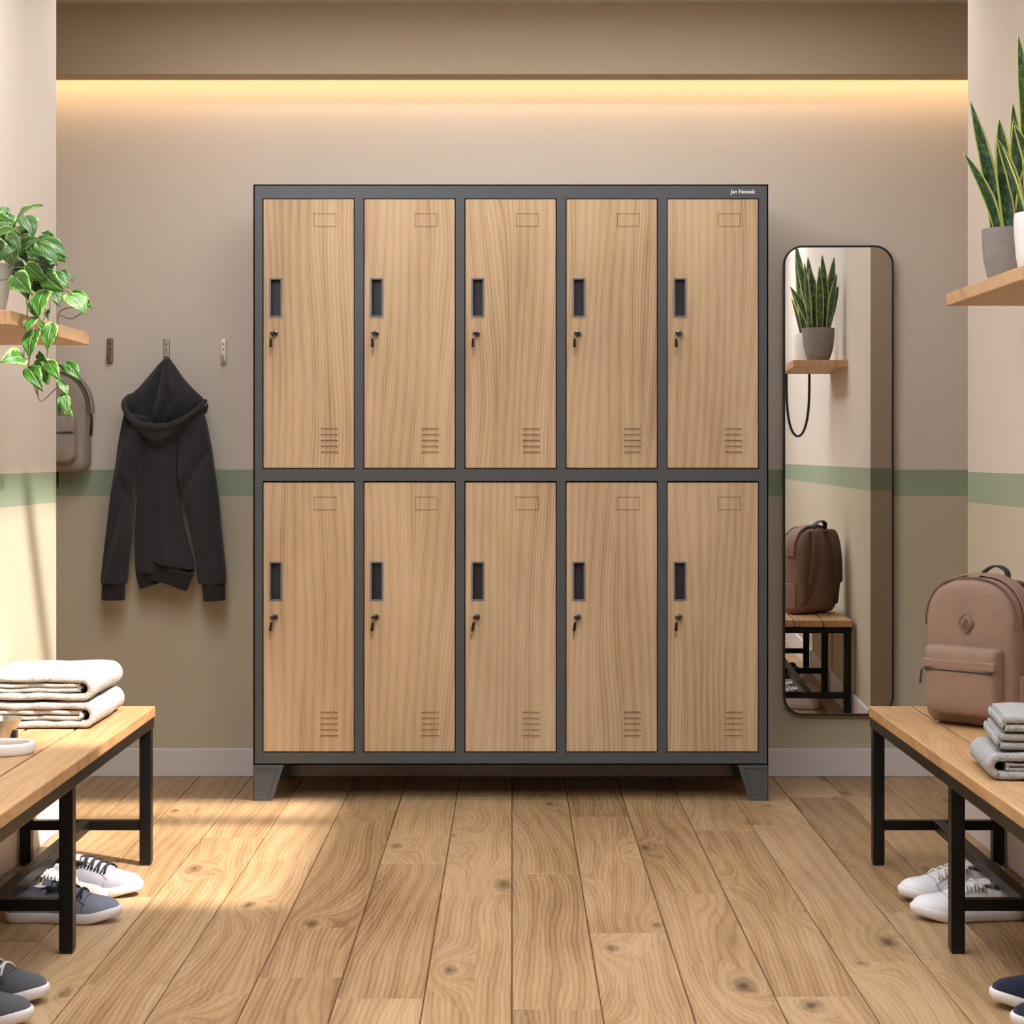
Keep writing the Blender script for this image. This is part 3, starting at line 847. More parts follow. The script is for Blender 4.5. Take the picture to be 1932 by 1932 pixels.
def make_backpack(loc, rz, label, body, trim, w=0.27, h=0.335, d=0.12, patch=True, sides=True, tilt=0.0, group=None):
    root = empty('backpack', loc, label, 'backpack', None, rz)
    root.rotation_euler = (tilt, 0, rz)
    y0 = -d / 2
    m = MB(); ol = arch(w, h, 0.028)
    puff(m, ol, [(0.10, y0 - 0.006), (0.07, y0 - 0.006), (0.035, y0 - 0.004), (0.014, y0 + 0.001), (0.004, y0 + 0.010), (0.0, y0 + 0.026), (-0.002, y0 + 0.05), (0.0, y0 + d - 0.03), (0.006, y0 + d - 0.012), (0.022, y0 + d), (0.10, y0 + d + 0.002)], wob=0.09)
    m.build('main_bag', body, root, smooth=True, angle=180, subsurf=1)
    # piping round the front edge
    for yy, ins, nm in ((y0 + 0.012, -0.0005, 'piping'), (y0 + d * 0.55, -0.004, 'zip_flap')):
        m = MB()
        zs = [p[1] for p in ol]; cz = (min(zs) + max(zs)) / 2
        pts = [Vector((x * (1 - ins / (w / 2)), yy, cz + (z - cz) * (1 - ins / (h / 2)))) for x, z in ol if z > 0.055]
        if nm == 'piping': m.tube(pts, 0.0024, 8)
        else:
            rings = []
            for i, p in enumerate(pts):
                t = (pts[min(i + 1, len(pts) - 1)] - pts[max(i - 1, 0)]).normalized(); nv = Vector((t.z, 0, -t.x))
                rings.append([p + nv * 0.001 + Vector((0, -0.022, 0)), p + nv * 0.0045 + Vector((0, -0.021, 0)), p + nv * 0.006 + Vector((0, 0.02, 0)), p + nv * 0.001 + Vector((0, 0.022, 0))])
            m.loft(rings)
        m.build(nm, trim if nm == 'piping' else body, root, smooth=True, angle=50)
    # front pocket
    pk = MB(); pw, ph = w * 0.80, h * 0.46
    out = []
    for cx, cz, a0, r in ((pw / 2 - 0.03, 0.03, -90, 0.03), (pw / 2 - 0.012, ph - 0.012, 0, 0.012), (-pw / 2 + 0.012, ph - 0.012, 90, 0.012), (-pw / 2 + 0.03, 0.03, 180, 0.03)):
        for k in range(9):
            a = R(a0 + 90 * k / 8); out.append((cx + r * math.cos(a), cz + r * math.sin(a) + 0.028))
    puff(pk, out, [(0.07, y0 - 0.046), (0.04, y0 - 0.046), (0.018, y0 - 0.043), (0.005, y0 - 0.039), (0.0, y0 - 0.031), (-0.002, y0 - 0.008), (0.0, y0 + 0.012)], wob=0.09, seed=4)
    pko = pk.build('front_pocket', body, root, smooth=True, angle=180, subsurf=1)
    z1 = 0.028 + ph * 0.80
    f = MB(); f.box(-pw / 2 + 0.002, pw / 2 - 0.002, y0 - 0.0465, y0 - 0.004, z1 - 0.020, z1 + 0.002)
    f.build('pocket_flap', body, pko, bevel=0.004, seg=3)
    zp = MB(); zp.box(-pw / 2 + 0.006, pw / 2 - 0.006, y0 - 0.0472, y0 - 0.044, z1 - 0.0245, z1 - 0.0215)
    zp.build('pocket_zip', M['webbing'], pko)
    pl = MB(); pl.tube([(-pw / 2 - 0.003, y0 - 0.040, z1 - 0.026), (-pw / 2 - 0.006, y0 - 0.042, z1 - 0.06)], [0.003, 0.004], 8, flat=0.5)
    pl.build('zip_pull', M['webbing'], pko)
    if patch:
        q = MB(); c = (0.0, h * 0.70); R_ = 0.023
        def dia(r, y):
            o2 = []
            for k in range(32):
                a = 2 * PI * k / 32; e = 1.25
                cx_, sx_ = math.cos(a), math.sin(a)
                kk = (abs(cx_) ** e + abs(sx_) ** e) ** (-1 / e)
                o2.append((c[0] + r * 0.92 * cx_ * kk, y, c[1] + r * 1.1 * sx_ * kk))
            return o2
        q.loft([dia(R_, y0 - 0.003), dia(R_, y0 - 0.010), dia(R_ - 0.002, y0 - 0.0115), dia(R_ - 0.004, y0 - 0.0095), dia(R_ - 0.006, y0 - 0.011), dia(R_ - 0.018, y0 - 0.0115)])
        po = q.build('logo_patch', M['bagleather'], root, smooth=True, angle=60)
        q = MB(); q.tube([(0.0035 * math.cos(a) + 0.003 * math.sin(a), y0 - 0.012, c[1] + 0.009 * math.sin(a)) for a in [2 * PI * k / 24 for k in range(25)]], 0.0012, 6, cap=False)
        q.build('patch_emblem', trim, po, smooth=True)
    # side pockets
    for s in ((-1, 1) if sides else ()):
        sp = MB(); sp.box(s * (w / 2 - 0.006) - 0.008, s * (w / 2 - 0.006) + 0.012 if s > 0 else s * (w / 2 - 0.006) + 0.008, y0 + 0.028, y0 + d - 0.022, 0.02, 0.125) if s > 0 else sp.box(-(w / 2 - 0.006) - 0.012, -(w / 2 - 0.006) + 0.008, y0 + 0.028, y0 + d - 0.022, 0.02, 0.125)
        sp.build('side_pocket', body, root, bevel=0.006, seg=3)
        # shoulder strap
        b = y0 + d
        st = [(s * 0.045, b - 0.004, h - 0.02), (s * 0.05, b + 0.018, h - 0.015), (s * 0.06, b + 0.032, h - 0.06), (s * 0.07, b + 0.036, h - 0.14), (s * 0.08, b + 0.028, h - 0.22), (s * 0.09, b + 0.012, 0.06), (s * 0.105, b - 0.004, 0.035)]
        pts = resample(catmull(st), 40); sm = MB(); rings = []
        for i, p in enumerate(pts):
            t = (pts[min(i + 1, 39)] - pts[max(i - 1, 0)]).normalized(); sx = Vector((1, 0, 0)); nv = t.cross(sx).normalized()
            hw = 0.024 if i < 28 else 0.012; th = 0.006 if i < 28 else 0.0025
            rings.append([p - sx * hw - nv * th * .5, p - sx * hw * .8 - nv * th, p + sx * hw * .8 - nv * th, p + sx * hw - nv * th * .5, p + sx * hw + nv * th * .5, p + sx * hw * .8 + nv * th, p - sx * hw * .8 + nv * th, p - sx * hw + nv * th * .5])
        sm.loft(rings); sm.build('shoulder_strap', trim, root, smooth=True, angle=60)
    if not sides:
        for sx, zl in ((0.022, -0.040),):
            q = MB(); q.box(sx - 0.011, sx + 0.011, y0 + d - 0.014, y0 + d - 0.010, zl, 0.03)
            q.build('hanging_strap', M['webbing'], root)
            q = MB(); q.box(sx + 0.002, sx + 0.010, y0 + d - 0.013, y0 + d - 0.011, zl - 0.014, zl + 0.002)
            q.build('strap_end', trim, root)
    # top handle
    hm = MB(); b = y0 + d
    pts = resample(catmull([(-0.018, b - 0.02, h - 0.008), (-0.012, b - 0.015, h + 0.012), (0.015, b - 0.010, h + 0.026), (0.045, b - 0.012, h + 0.014), (0.052, b - 0.02, h - 0.012)]), 20)
    rings = []
    for i, p in enumerate(pts):
        t = (pts[min(i + 1, 19)] - pts[max(i - 1, 0)]).normalized(); sy = Vector((0, 1, 0)); nv = t.cross(sy).normalized()
        rings.append([p - sy * 0.010 - nv * 0.002, p + sy * 0.010 - nv * 0.002, p + sy * 0.010 + nv * 0.002, p - sy * 0.010 + nv * 0.002])
    hm.loft(rings); hm.build('top_handle', M['webbing'], root, smooth=True, angle=60)
    mz = MB(); mz.tube([(w / 2 + 0.004, y0 + d * 0.5, h * 0.62), (w / 2 + 0.006, y0 + d * 0.45, h * 0.48), (w / 2 + 0.004, y0 + d * 0.42, h * 0.36)], [0.003, 0.005, 0.006], 8, flat=0.6)
    mz.build('side_zip', M['webbing'], root, smooth=True)
    return root
ang = R(-45)
make_backpack((1.112, 4.55, 0.399), ang, 'taupe canvas backpack standing on the right bench, with a stitched patch', M['bag'], M['bagdark'], w=0.245, h=0.348, d=0.11)
make_backpack((-1.487, 6.112, 0.985), 0.0, 'grey brown backpack hanging on the back wall, half hidden by the left wall end', M['greybag'], M['greybagdark'], w=0.285, h=0.32, d=0.10, patch=False, sides=False)

make_hook(97, 706, 752, M['bronze'], 'metal wall hook behind the grey brown hanging backpack')

# ------------------------------------------------------------------ towels
def ribbon(mb, path, th, y0, y1, ny=22, wob=0.004, mi=0, seed=0.0, taper=True):
    """path in x-z with half thickness th, extruded along y with soft ends"""
    pts = resample(catmull([(x, 0, z) for x, z in path], 6), max(30, len(path) * 8))
    n = len(pts); rings = []
    for j in range(ny + 1):
        v = j / ny
        v = 0.5 - 0.5 * math.cos(PI * v); edge = min(v, 1 - v) * (y1 - y0)
        k = 1.0
        ks = [1.0]
        e = ss(-0.002, 0.008, edge) * 0.4 + 0.6
        up = []; dn = []
        for i, p in enumerate(pts):
            t = (pts[min(i + 1, n - 1)] - pts[max(i - 1, 0)]).normalized(); nv = Vector((-t.z, 0, t.x))
            tt = th * e * (1 - 0.5 * (1 - ss(0, 0.03, min(i, n - 1 - i) / n)) if taper else 1)
            y = lerp(y0, y1, v) + mnoise.noise(Vector((p.x * 25, seed, p.z * 30))) * wob * 1.5
            q = p + Vector((0, 0, 1)) * mnoise.noise(Vector((p.x * 14 + seed, y * 12, seed))) * wob
            a = q + nv * tt; b = q - nv * tt
            up.append((a.x, y, a.z)); dn.append((b.x, y, b.z))
        rings.append(up + dn[::-1])
    st = len(mb.v); mb.loft(rings, mi, cap=False)
    for base in (st, st + ny * 2 * n):
        for i in range(n - 1):
            mb.f.append([base + i, base + i + 1, base + 2 * n - 2 - i, base + 2 * n - 1 - i]); mb.mi.append(mi)
def c_fold(xl, xr, z0, z1, n=10):
    """path: along the bottom to the fold at xr, round it and back along the top"""
    r = (z1 - z0) / 2; pts = [(xl, z0), (lerp(xl, xr, 0.4), z0), (xr - r * 1.4, z0)]
    for k in range(1, n):
        a = -PI / 2 + PI * k / n; pts.append((xr - r + r * math.cos(a), z0 + r + r * math.sin(a)))
    return pts + [(xr - r * 1.4, z1), (lerp(xl, xr, 0.4), z1), (xl, z1)]
def towel(name, O, specs, mat, label, group, rz=0.0, cat='towel'):
    root = empty(name, O, label, cat, group, rz)
    m = MB()
    for i, (path, th, y0, y1) in enumerate(specs): ribbon(m, path, th, y0, y1, seed=O[2] * 50 + i * 7)
    m.build('folded_cloth', mat, root, smooth=True, angle=180)
    return root
zb = 0.397
def ltowel(z0, dx, H=0.060):
    t = 0.0085
    return [(c_fold(-0.13, 0.145 + dx, z0 + t, z0 + H - t), t, 0.0, 0.34),
            (c_fold(-0.13, 0.118 + dx, z0 + 0.0235, z0 + H - 0.0235), 0.0058, 0.004, 0.335)]
towel('towel', (-1.125, 4.475, zb + 0.002), ltowel(0, 0.0), M['towelwhite'], 'folded white towel lying on the left bench, lower of the two', 'white folded towels on the left bench')
towel('towel', (-1.125, 4.475, zb + 0.067), ltowel(0, -0.004, 0.058), M['towelwhite'], 'folded white towel on top of another on the left bench', 'white folded towels on the left bench')
# right stack (fold ends to the left, cut ends to the camera): mirrored along x
def mirx(sp): return [([(-x, z) for x, z in p], t, a, b) for p, t, a, b in sp]
t_ = 0.0085
sp = [(c_fold(-0.13, 0.150, t_, 0.052 - t_), t_, 0.0, 0.235), (c_fold(-0.13, 0.118, 0.0215, 0.0305), 0.004, 0.003, 0.232)]
towel('towel', (1.090, 3.750, zb + 0.002), mirx(sp), M['towelgrey'], 'rolled pale grey towel at the bottom of the pile on the right bench', 'grey towels on the right bench', rz=R(-5))
t2 = 0.0080
sp = [(c_fold(-0.12, 0.137, t2, 3.12 * t2), t2, 0.0, 0.225), (c_fold(-0.12, 0.128, 5.15 * t2 + 0.0005, 7.25 * t2), t2, -0.003, 0.225)]
towel('towel', (1.094, 3.755, zb + 0.059), mirx(sp), M['towelgrey'], 'loosely folded pale grey towel on top of the pile on the right bench', 'grey towels on the right bench', rz=R(-8))

# ------------------------------------------------------------------ steel cup and white strap on the left bench
def make_cup():
    root = empty('steel_cup', (-1.137, 4.25, zb), 'brushed steel cup with a dark base at the left edge of the left bench', 'cup')
    m = MB(); m.lathe([(0.0, 0.002), (0.026, 0.0), (0.030, 0.004), (0.036, 0.030), (0.048, 0.052), (0.050, 0.056), (0.047, 0.056), (0.034, 0.030), (0.028, 0.008), (0.0, 0.007)], (0, 0, 0), 40)
    m.build('bowl', M['bottle'], root, smooth=True)
    m = MB(); m.box(0.024, 0.040, -0.012, 0.012, 0.008, 0.030); m.build('grip_tab', M['blackplastic'], root, bevel=0.003)
make_cup()
def make_band():
    O = Vector((-1.125, 4.10, zb)); m = MB()
    base = [(-0.11, 0.030), (-0.05, 0.050), (0.03, 0.062), (0.075, 0.052), (0.094, 0.016), (0.082, -0.020), (0.03, -0.046), (-0.05, -0.056), (-0.11, -0.050)]
    pts = resample(catmull([(x, y, 0.013) for x, y in base]), 60); rings = []
    for i, p in enumerate(pts):
        t = (pts[min(i + 1, 59)] - pts[max(i - 1, 0)]).normalized(); nv = Vector((-t.y, t.x, 0)); ring = []
        for k in range(16):
            a = 2 * PI * k / 16; ca, sa = math.cos(a), math.sin(a)
            ring.append(O + p + nv * (0.0065 * math.copysign(abs(ca) ** .7, ca)) + Vector((0, 0, 0.0125 * math.copysign(abs(sa) ** .7, sa))))
        rings.append(ring)
    m.loft(rings)
    o = m.build('silicone_band', M['strap'], None, O, smooth=True, angle=180)
    tag(o, 'thick white looped band on the left bench, in front of the steel cup', 'band')
make_band()

# ------------------------------------------------------------------ shoes
def shoe_parts(L, Wd, mats, lace_mat, open_dark, root, lace_n=5):
    upper, sole, stitch = mats
    def halfw(t):
        b = Wd / 2 * interp([(0, .80), (.12, .80), (.3, .78), (.45, .84), (.62, 0.98), (.74, 1.0), (1, .98)], t)
        if t > 0.72: b *= max(0.0, 1 - ((t - 0.72) / 0.28) ** 2.1) ** 0.5
        if t < 0.10: b *= max(0.0, 1 - ((0.10 - t) / 0.10) ** 2.4) ** 0.5
        return max(b, 0.002)
    cy = lambda t: 0.006 * math.sin(PI * t)
    ht = 0.024
    # sole: plan outline with rocker at the toe
    m = MB(); rings = []; n = 40
    N = 36
    ts = [0.5 - 0.5 * math.cos(PI * i / N) for i in range(N + 1)]
    def outline(scale, z, lift, sx=1.0):
        pts = []
        for t in ts: pts.append((L * (0.5 + (t - 0.5) * sx), cy(t) + halfw(t) * scale, z + lift * ss(0.72, 1.0, t)))
        for t in ts[::-1]: pts.append((L * (0.5 + (t - 0.5) * sx), cy(t) - halfw(t) * scale, z + lift * ss(0.72, 1.0, t)))
        return pts
    lf = 0.013
    m.loft([outline(0.90, 0.0, lf, 0.93), outline(0.99, 0.002, lf, 0.965), outline(1.04, 0.007, lf, 0.99), outline(1.06, 0.014, lf, 1.0), outline(1.05, ht - 0.003, lf * 0.9, 0.995), outline(1.01, ht, lf * 0.9, 0.975), outline(0.9, ht, lf * 0.9, 0.94)])
    m.build('sole', sole, root, smooth=True, angle=50)
    # upper
    top = lambda t: interp([(0, .080), (.05, .088), (.15, .080), (.28, .074), (.38, .086), (.46, .090), (.55, .082), (.66, .072), (.78, .064), (.86, .061), (.92, .058), (.97, .050), (1, .036)], t) * 0.89 * L / 0.26
    m = MB(); rings = []; NR = 44
    us = [0.5 - 0.5 * math.cos(PI * i / NR) for i in range(NR + 1)]
    ns, nm = 9, 12
    mi_rows = []
    for t in us:
        w = halfw(t) * 0.98; h = top(t); c0 = cy(t); x = L * t; base = ht - 0.004 + lf * 0.9 * ss(0.72, 1.0, t)
        op = 1 - ss(0.33, 0.43, t)                         # 1 = open collar
        rimw = lerp(0.0, w * (0.62 if t > 0.12 else 0.80), op)
        capw = lerp(0.48, 0.0, op)
        ring = []; x = L * (0.5 + (t - 0.5) * 0.97)
        for k in range(ns):                                # left side up
            q = k / (ns - 1); a = q * PI / 2
            yy = w * (1 + 0.05 * math.sin(PI * q)) * (1 - q) ** 0.0
            closed_y = w * math.cos(a * 0.62); closed_z = base + (h - base) * math.sin(a * 0.62) / 1.0
            open_y = lerp(w, rimw, q ** 1.6); open_z = base + (h - base) * (q ** 0.9)
            ring.append((x, c0 + lerp(closed_y, open_y, op), lerp(closed_z, open_z, op)))
        for k in range(1, nm + 1):                         # across
            q = k / (nm + 1)
            a = lerp(PI * 0.31, PI - PI * 0.31, q)
            closed_y = w * math.cos(a); closed_z = base + (h - base) * math.sin(a)
            yy = (rimw - 0.004) * math.cos(PI * q); dz = math.sin(PI * q) ** 0.35
            open_y = yy; open_z = lerp(h, ht + 0.006, dz)
            ring.append((x, c0 + lerp(closed_y, open_y, op), lerp(closed_z, open_z, op)))
        for k in range(ns - 1, -1, -1):
            q = k / (ns - 1); a = q * PI / 2
            closed_y = w * math.cos(a * 0.62); closed_z = base + (h - base) * math.sin(a * 0.62)
            open_y = lerp(w, rimw, q ** 1.6); open_z = base + (h - base) * (q ** 0.9)
            ring.append((x, c0 - lerp(closed_y, open_y, op), lerp(closed_z, open_z, op)))
        rings.append(ring)
    # close the heel: collapse first ring inward at the back
    m.loft(rings, cap=False, closed=False)
    nn = len(rings[0])
    for fi, f in enumerate(m.f):
        i = fi // (nn - 1); j = fi % (nn - 1)
        if ns - 1 < j < ns + nm and us[min(i, NR)] < 0.37: m.mi[fi] = 1
    hb = rings[0]
    # heel wall
    m.add(hb, [list(range(nn))], 0)
    m.build('upper', [upper, open_dark], root, smooth=True, angle=180)
    # toe cap and side panels: seam lines
    sm = MB()
    def surf(t, a, off=0.0008):
        w = halfw(t) * 0.98; h = top(t); base = ht - 0.004 + lf * 0.9 * ss(0.72, 1.0, t)
        return Vector((L * t, cy(t) + (w + off) * math.cos(a), base + (h - base + off) * math.sin(a)))
    sm.tube([surf(0.74 - 0.05 * abs(math.cos(a)), a) for a in [lerp(0.15, PI - 0.15, k / 24) for k in range(25)]], 0.0007, 5)
    for sg in (0, 1):
        pts = [surf(t, (a if sg == 0 else PI - a)) for t, a in ((0.72, 0.55), (0.66, 0.75), (0.58, 0.9), (0.5, 1.0), (0.44, 1.05))]
        sm.tube(resample(pts, 14), 0.0007, 5)
    sm.build('seam', stitch, root)
    # tongue
    tg = MB(); rr = []
    for k in range(12):
        q = k / 11; t = lerp(0.70, 0.33, q); x = L * t
        h = top(max(t, 0.42)) + 0.002 + 0.007 * ss(0.55, 1, q); w2 = 0.014 + 0.008 * q
        c0 = cy(t); rr.append([(x, c0 - w2, h - 0.006), (x, c0 - w2 * .6, h), (x, c0 + w2 * .6, h), (x, c0 + w2, h - 0.006), (x, c0 + w2 * .6, h - 0.005), (x, c0 - w2 * .6, h - 0.005)])
    tg.loft(rr); tg.build('tongue', upper, root, smooth=True, angle=60)
    # laces
    lc = MB()
    for k in range(lace_n):
        t0 = lerp(0.68, 0.42, k / (lace_n - 1)); t1 = t0 - 0.035
        for sg in (0, 1):
            pts = []
            for i in range(9):
                q = i / 8; a = lerp(0.85, PI - 0.85, q); a = a if sg == 0 else PI - a
                p = surf(lerp(t0, t1, q), a, 0.0045 + 0.003 * math.sin(PI * q)); pts.append(p)
            lc.tube(pts, 0.0024, 6)
    t0 = 0.40
    for sg in (-1, 1):
        c = surf(0.42, PI / 2, 0.008)
        pts = [c + Vector((0.004 * math.sin(a * 2), sg * 0.016 * (1 - math.cos(a)) , -0.008 * math.sin(a) ** 2 - 0.004 * (1 - math.cos(a)))) for a in [2 * PI * i / 14 for i in range(15)]]
        lc.tube(pts, 0.002, 6)
    lc.build('laces', lace_mat, root, smooth=True, angle=180)

def make_shoe(toe, yaw, mats, lace, dark, label, group, L=0.26, Wd=0.092, z=0.0):
    """toe = floor position of the toe tip; yaw = direction the toe points"""
    d = Vector((math.cos(yaw), math.sin(yaw), 0))
    loc = Vector(toe) - d * L
    root = empty('sneaker', loc, label, 'shoe', group, yaw)
    shoe_parts(L, Wd, mats, lace, dark, root)
    return root
g1 = fabric('pale_grey_suede', srgb(156, 154, 164), 900, 0.3, 0.04, 80)
g2 = fabric('blue_grey_canvas', srgb(124, 126, 142), 900, 0.3, 0.05, 80)
g3 = fabric('dark_grey_canvas', srgb(84, 84, 88), 900, 0.3, 0.05, 80)
g4 = fabric('navy_canvas', srgb(34, 40, 56), 900, 0.3, 0.05, 80)
g5 = fabric('cream_knit', srgb(206, 200, 194), 700, 0.9, 0.1, 200)
wl = plain('white_leather', srgb(226, 224, 228), 0.42)
ws = plain('white_rubber', srgb(222, 216, 216), 0.5)
wlace = plain('white_laces', srgb(228, 224, 220), 0.8)
stw = plain('grey_stitch', srgb(150, 144, 148), 0.8); stb = plain('dark_stitch', srgb(60, 58, 66), 0.8)
dk = plain('shoe_lining_dark', srgb(30, 26, 26), 0.9); dl = plain('shoe_lining_pale', srgb(150, 140, 134), 0.9)
make_shoe((-0.868, 4.505, 0), R(-14), (g1, ws, stw), plain('black_laces', srgb(40, 38, 42), 0.8), dk, 'pale grey low sneaker with dark laces, farthest shoe under the left bench', 'grey shoes under the left bench', L=0.262)
make_shoe((-0.925, 4.385, 0), R(-6), (g5, ws, stw), wlace, dl, 'cream textured sneaker squeezed between the two grey ones under the left bench', None, L=0.255, Wd=0.078)
make_shoe((-0.868, 4.262, 0), R(-3), (g2, ws, stb), plain('charcoal_laces', srgb(44, 44, 50), 0.8), dk, 'blue grey sneaker with a thick white sole behind the near left bench leg', 'grey shoes under the left bench', L=0.262)
make_shoe((-0.876, 3.625, 0), R(-8), (g3, ws, stb), wlace, dk, 'dark grey sneaker with white laces at the left frame edge, farther of the two', 'dark grey shoes at the lower left', L=0.262)
make_shoe((-0.868, 3.475, 0), R(-6), (g3, ws, stb), wlace, dk, 'dark grey sneaker at the lower left corner, nearer of the two', 'dark grey shoes at the lower left', L=0.262)
make_shoe((0.898, 4.455, 0), R(180 + 10), (wl, ws, stw), wlace, dl, 'white leather sneaker under the right bench, farther one of the pair', 'white shoes under the right bench', L=0.262)
make_shoe((0.890, 4.285, 0), R(180 + 4), (wl, ws, stw), wlace, dl, 'white leather sneaker under the right bench, nearer one of the pair', 'white shoes under the right bench', L=0.262)
make_shoe((0.897, 3.60, 0), R(180 + 4), (g4, ws, stb), wlace, dk, 'navy canvas sneaker with a white sole at the right frame edge, farther of the two', 'navy shoes at the lower right', L=0.262)
make_shoe((0.895, 3.44, 0), R(180 + 4), (g4, ws, stb), wlace, dk, 'navy canvas sneaker in the lower right corner, nearer of the two', 'navy shoes at the lower right', L=0.262)

# ------------------------------------------------------------------ snake plants
def blade(root, O, base, tip, w, facing, curl=0.0, bend=(0, 0)):
    """sword leaf from base to tip, w = full width, facing = angle of its broad side normal"""
    base, tip = Vector(base), Vector(tip); n = 22
    side = Vector((math.cos(facing), math.sin(facing), 0)); nrm = Vector((-side.y, side.x, 0))
    mid = (base + tip) / 2 + Vector((bend[0], bend[1], 0))
    m = MB(); rows = []
    for i in range(n + 1):
        t = i / n
        p = base * (1 - t) ** 2 + mid * 2 * t * (1 - t) + tip * t * t
        hw = w / 2 * interp([(0, .55), (.2, .8), (.5, 1.0), (.75, .8), (.9, .42), (.97, .16), (1, .02)], t)
        a = curl * t; sd = side * math.cos(a) + nrm * math.sin(a); nd = nrm * math.cos(a) - side * math.sin(a)
        row = []
        for k in range(7):
            u = -1 + 2 * k / 6
            row.append(p + sd * (hw * u) + nd * (hw * 0.55 * (1 - u * u) * (1 - 0.4 * t)))
        rows.append(row)
    base_i = len(m.v)
    for i, row in enumerate(rows):
        for k, q in enumerate(row):
            m.uv[len(m.v)] = (k / 6, i / n * (tip - base).length * 2.2); m.v.append(tuple(q))
    for i in range(n):
        for k in range(6):
            m.f.append([base_i + i * 7 + k, base_i + i * 7 + k + 1, base_i + (i + 1) * 7 + k + 1, base_i + (i + 1) * 7 + k]); m.mi.append(0)
    return m.build('leaf', M['snake'], root, O, smooth=True, angle=180, solid=0.0016)

def snake_plant(O, prof, potmat, leaves, label, soil_h, soil_r):
    root = empty('snake_plant', O, label, 'plant', 'snake plants on the right shelf')
    m = MB(); m.lathe(prof, (0, 0, 0), 48); m.build('pot', potmat, root, smooth=True, angle=40)
    m = MB(); m.lathe([(0.0, soil_h + 0.004), (soil_r * 0.6, soil_h + 0.003), (soil_r, soil_h)], (0, 0, 0), 32); m.build('soil', M['soil'], root)
    for (bx, by, tx, ty, tz, w, fc, cu, bd) in leaves:
        base = Vector(O) + Vector((bx, by, soil_h)); tip = Vector(O) + Vector((tx, ty, tz))
        blade(root, O, base, tip, w, R(fc), cu, bd)
ZS = 1.424
r1 = 0.066; h1 = 0.137
gp = [(0.0, 0.0), (0.036, 0.0), (0.045, 0.006), (0.054, 0.030), (0.062, 0.065), (r1, 0.11), (r1, h1), (r1 - 0.006, h1), (r1 - 0.007, h1 - 0.02), (r1 - 0.012, 0.08), (0, 0.08)]
Hh = h1
lv = [(-.030, -.01, -.115, -.02, Hh + .175, .034, 10, .2, (.03, 0)),
      (-.022, .01, -.092, .01, Hh + .300, .038, 0, .3, (.015, 0)),
      (-.006, -.012, -.032, -.02, Hh + .252, .044, -8, .1, (.004, 0)),
      (.018, -.015, -.045, -.045, Hh + .205, .034, 25, -.5, (.03, -.01)),
      (.014, .0, .004, -.01, Hh + .255, .040, 5, .2, (.012, 0)),
      (.024, .012, .012, .03, Hh + .300, .038, 30, -.3, (.008, 0)),
      (.034, .004, .062, .02, Hh + .290, .040, -12, .2, (-.006, 0)),
      (.038, -.015, .082, .0, Hh + .175, .036, -25, .2, (-.01, 0)),
      (-.034, .018, -.062, .05, Hh + .268, .034, 40, .3, (.006, 0)),
      (.006, .022, -.002, .065, Hh + .240, .034, 15, .2, (.0, 0)),
      (.036, .022, .07, .05, Hh + .220, .030, -30, .2, (-.01, 0)),
      (-.012, .006, -.016, .04, Hh + .20, .034, 60, .2, (0, 0)),
      (.008, -.022, .03, -.04, Hh + .16, .030, -15, .2, (.0, 0))]
snake_plant((1.158, 4.45, ZS), gp, M['concrete'], lv, 'snake plant in a grey concrete pot at the far end of the right shelf', 0.118, 0.058)
r2 = 0.060; h2 = 0.135
wp = [(0.0, 0.0), (0.042, 0.0), (0.048, 0.006), (0.055, 0.04), (0.059, 0.09), (r2, h2 - 0.01), (r2 - 0.002, h2), (r2 - 0.006, h2), (r2 - 0.008, h2 - 0.02), (r2 - 0.012, 0.08), (0, 0.08)]
lv = [(-.022, .0, -.052, .0, h2 + .385, .046, 5, .2, (.018, 0)), (-.010, -.012, -.068, -.03, h2 + .185, .036, 20, -.4, (.03, 0)),
      (.012, .0, .0, -.01, h2 + .33, .042, -10, .2, (.01, 0)), (.026, .01, .05, .02, h2 + .27, .04, 15, .2, (0, 0)),
      (-.014, .022, -.03, .05, h2 + .26, .036, 40, .2, (0, 0)), (.02, -.02, .05, -.05, h2 + .17, .034, -30, .2, (-.01, 0)), (-.026, .010, -.075, .045, h2 + .15, .034, 70, .2, (0.01, 0))]
snake_plant((1.145, 4.14, ZS), wp, M['potwhite'], lv, 'tall snake plant in a white pot cut off by the right frame edge', 0.118, 0.052)

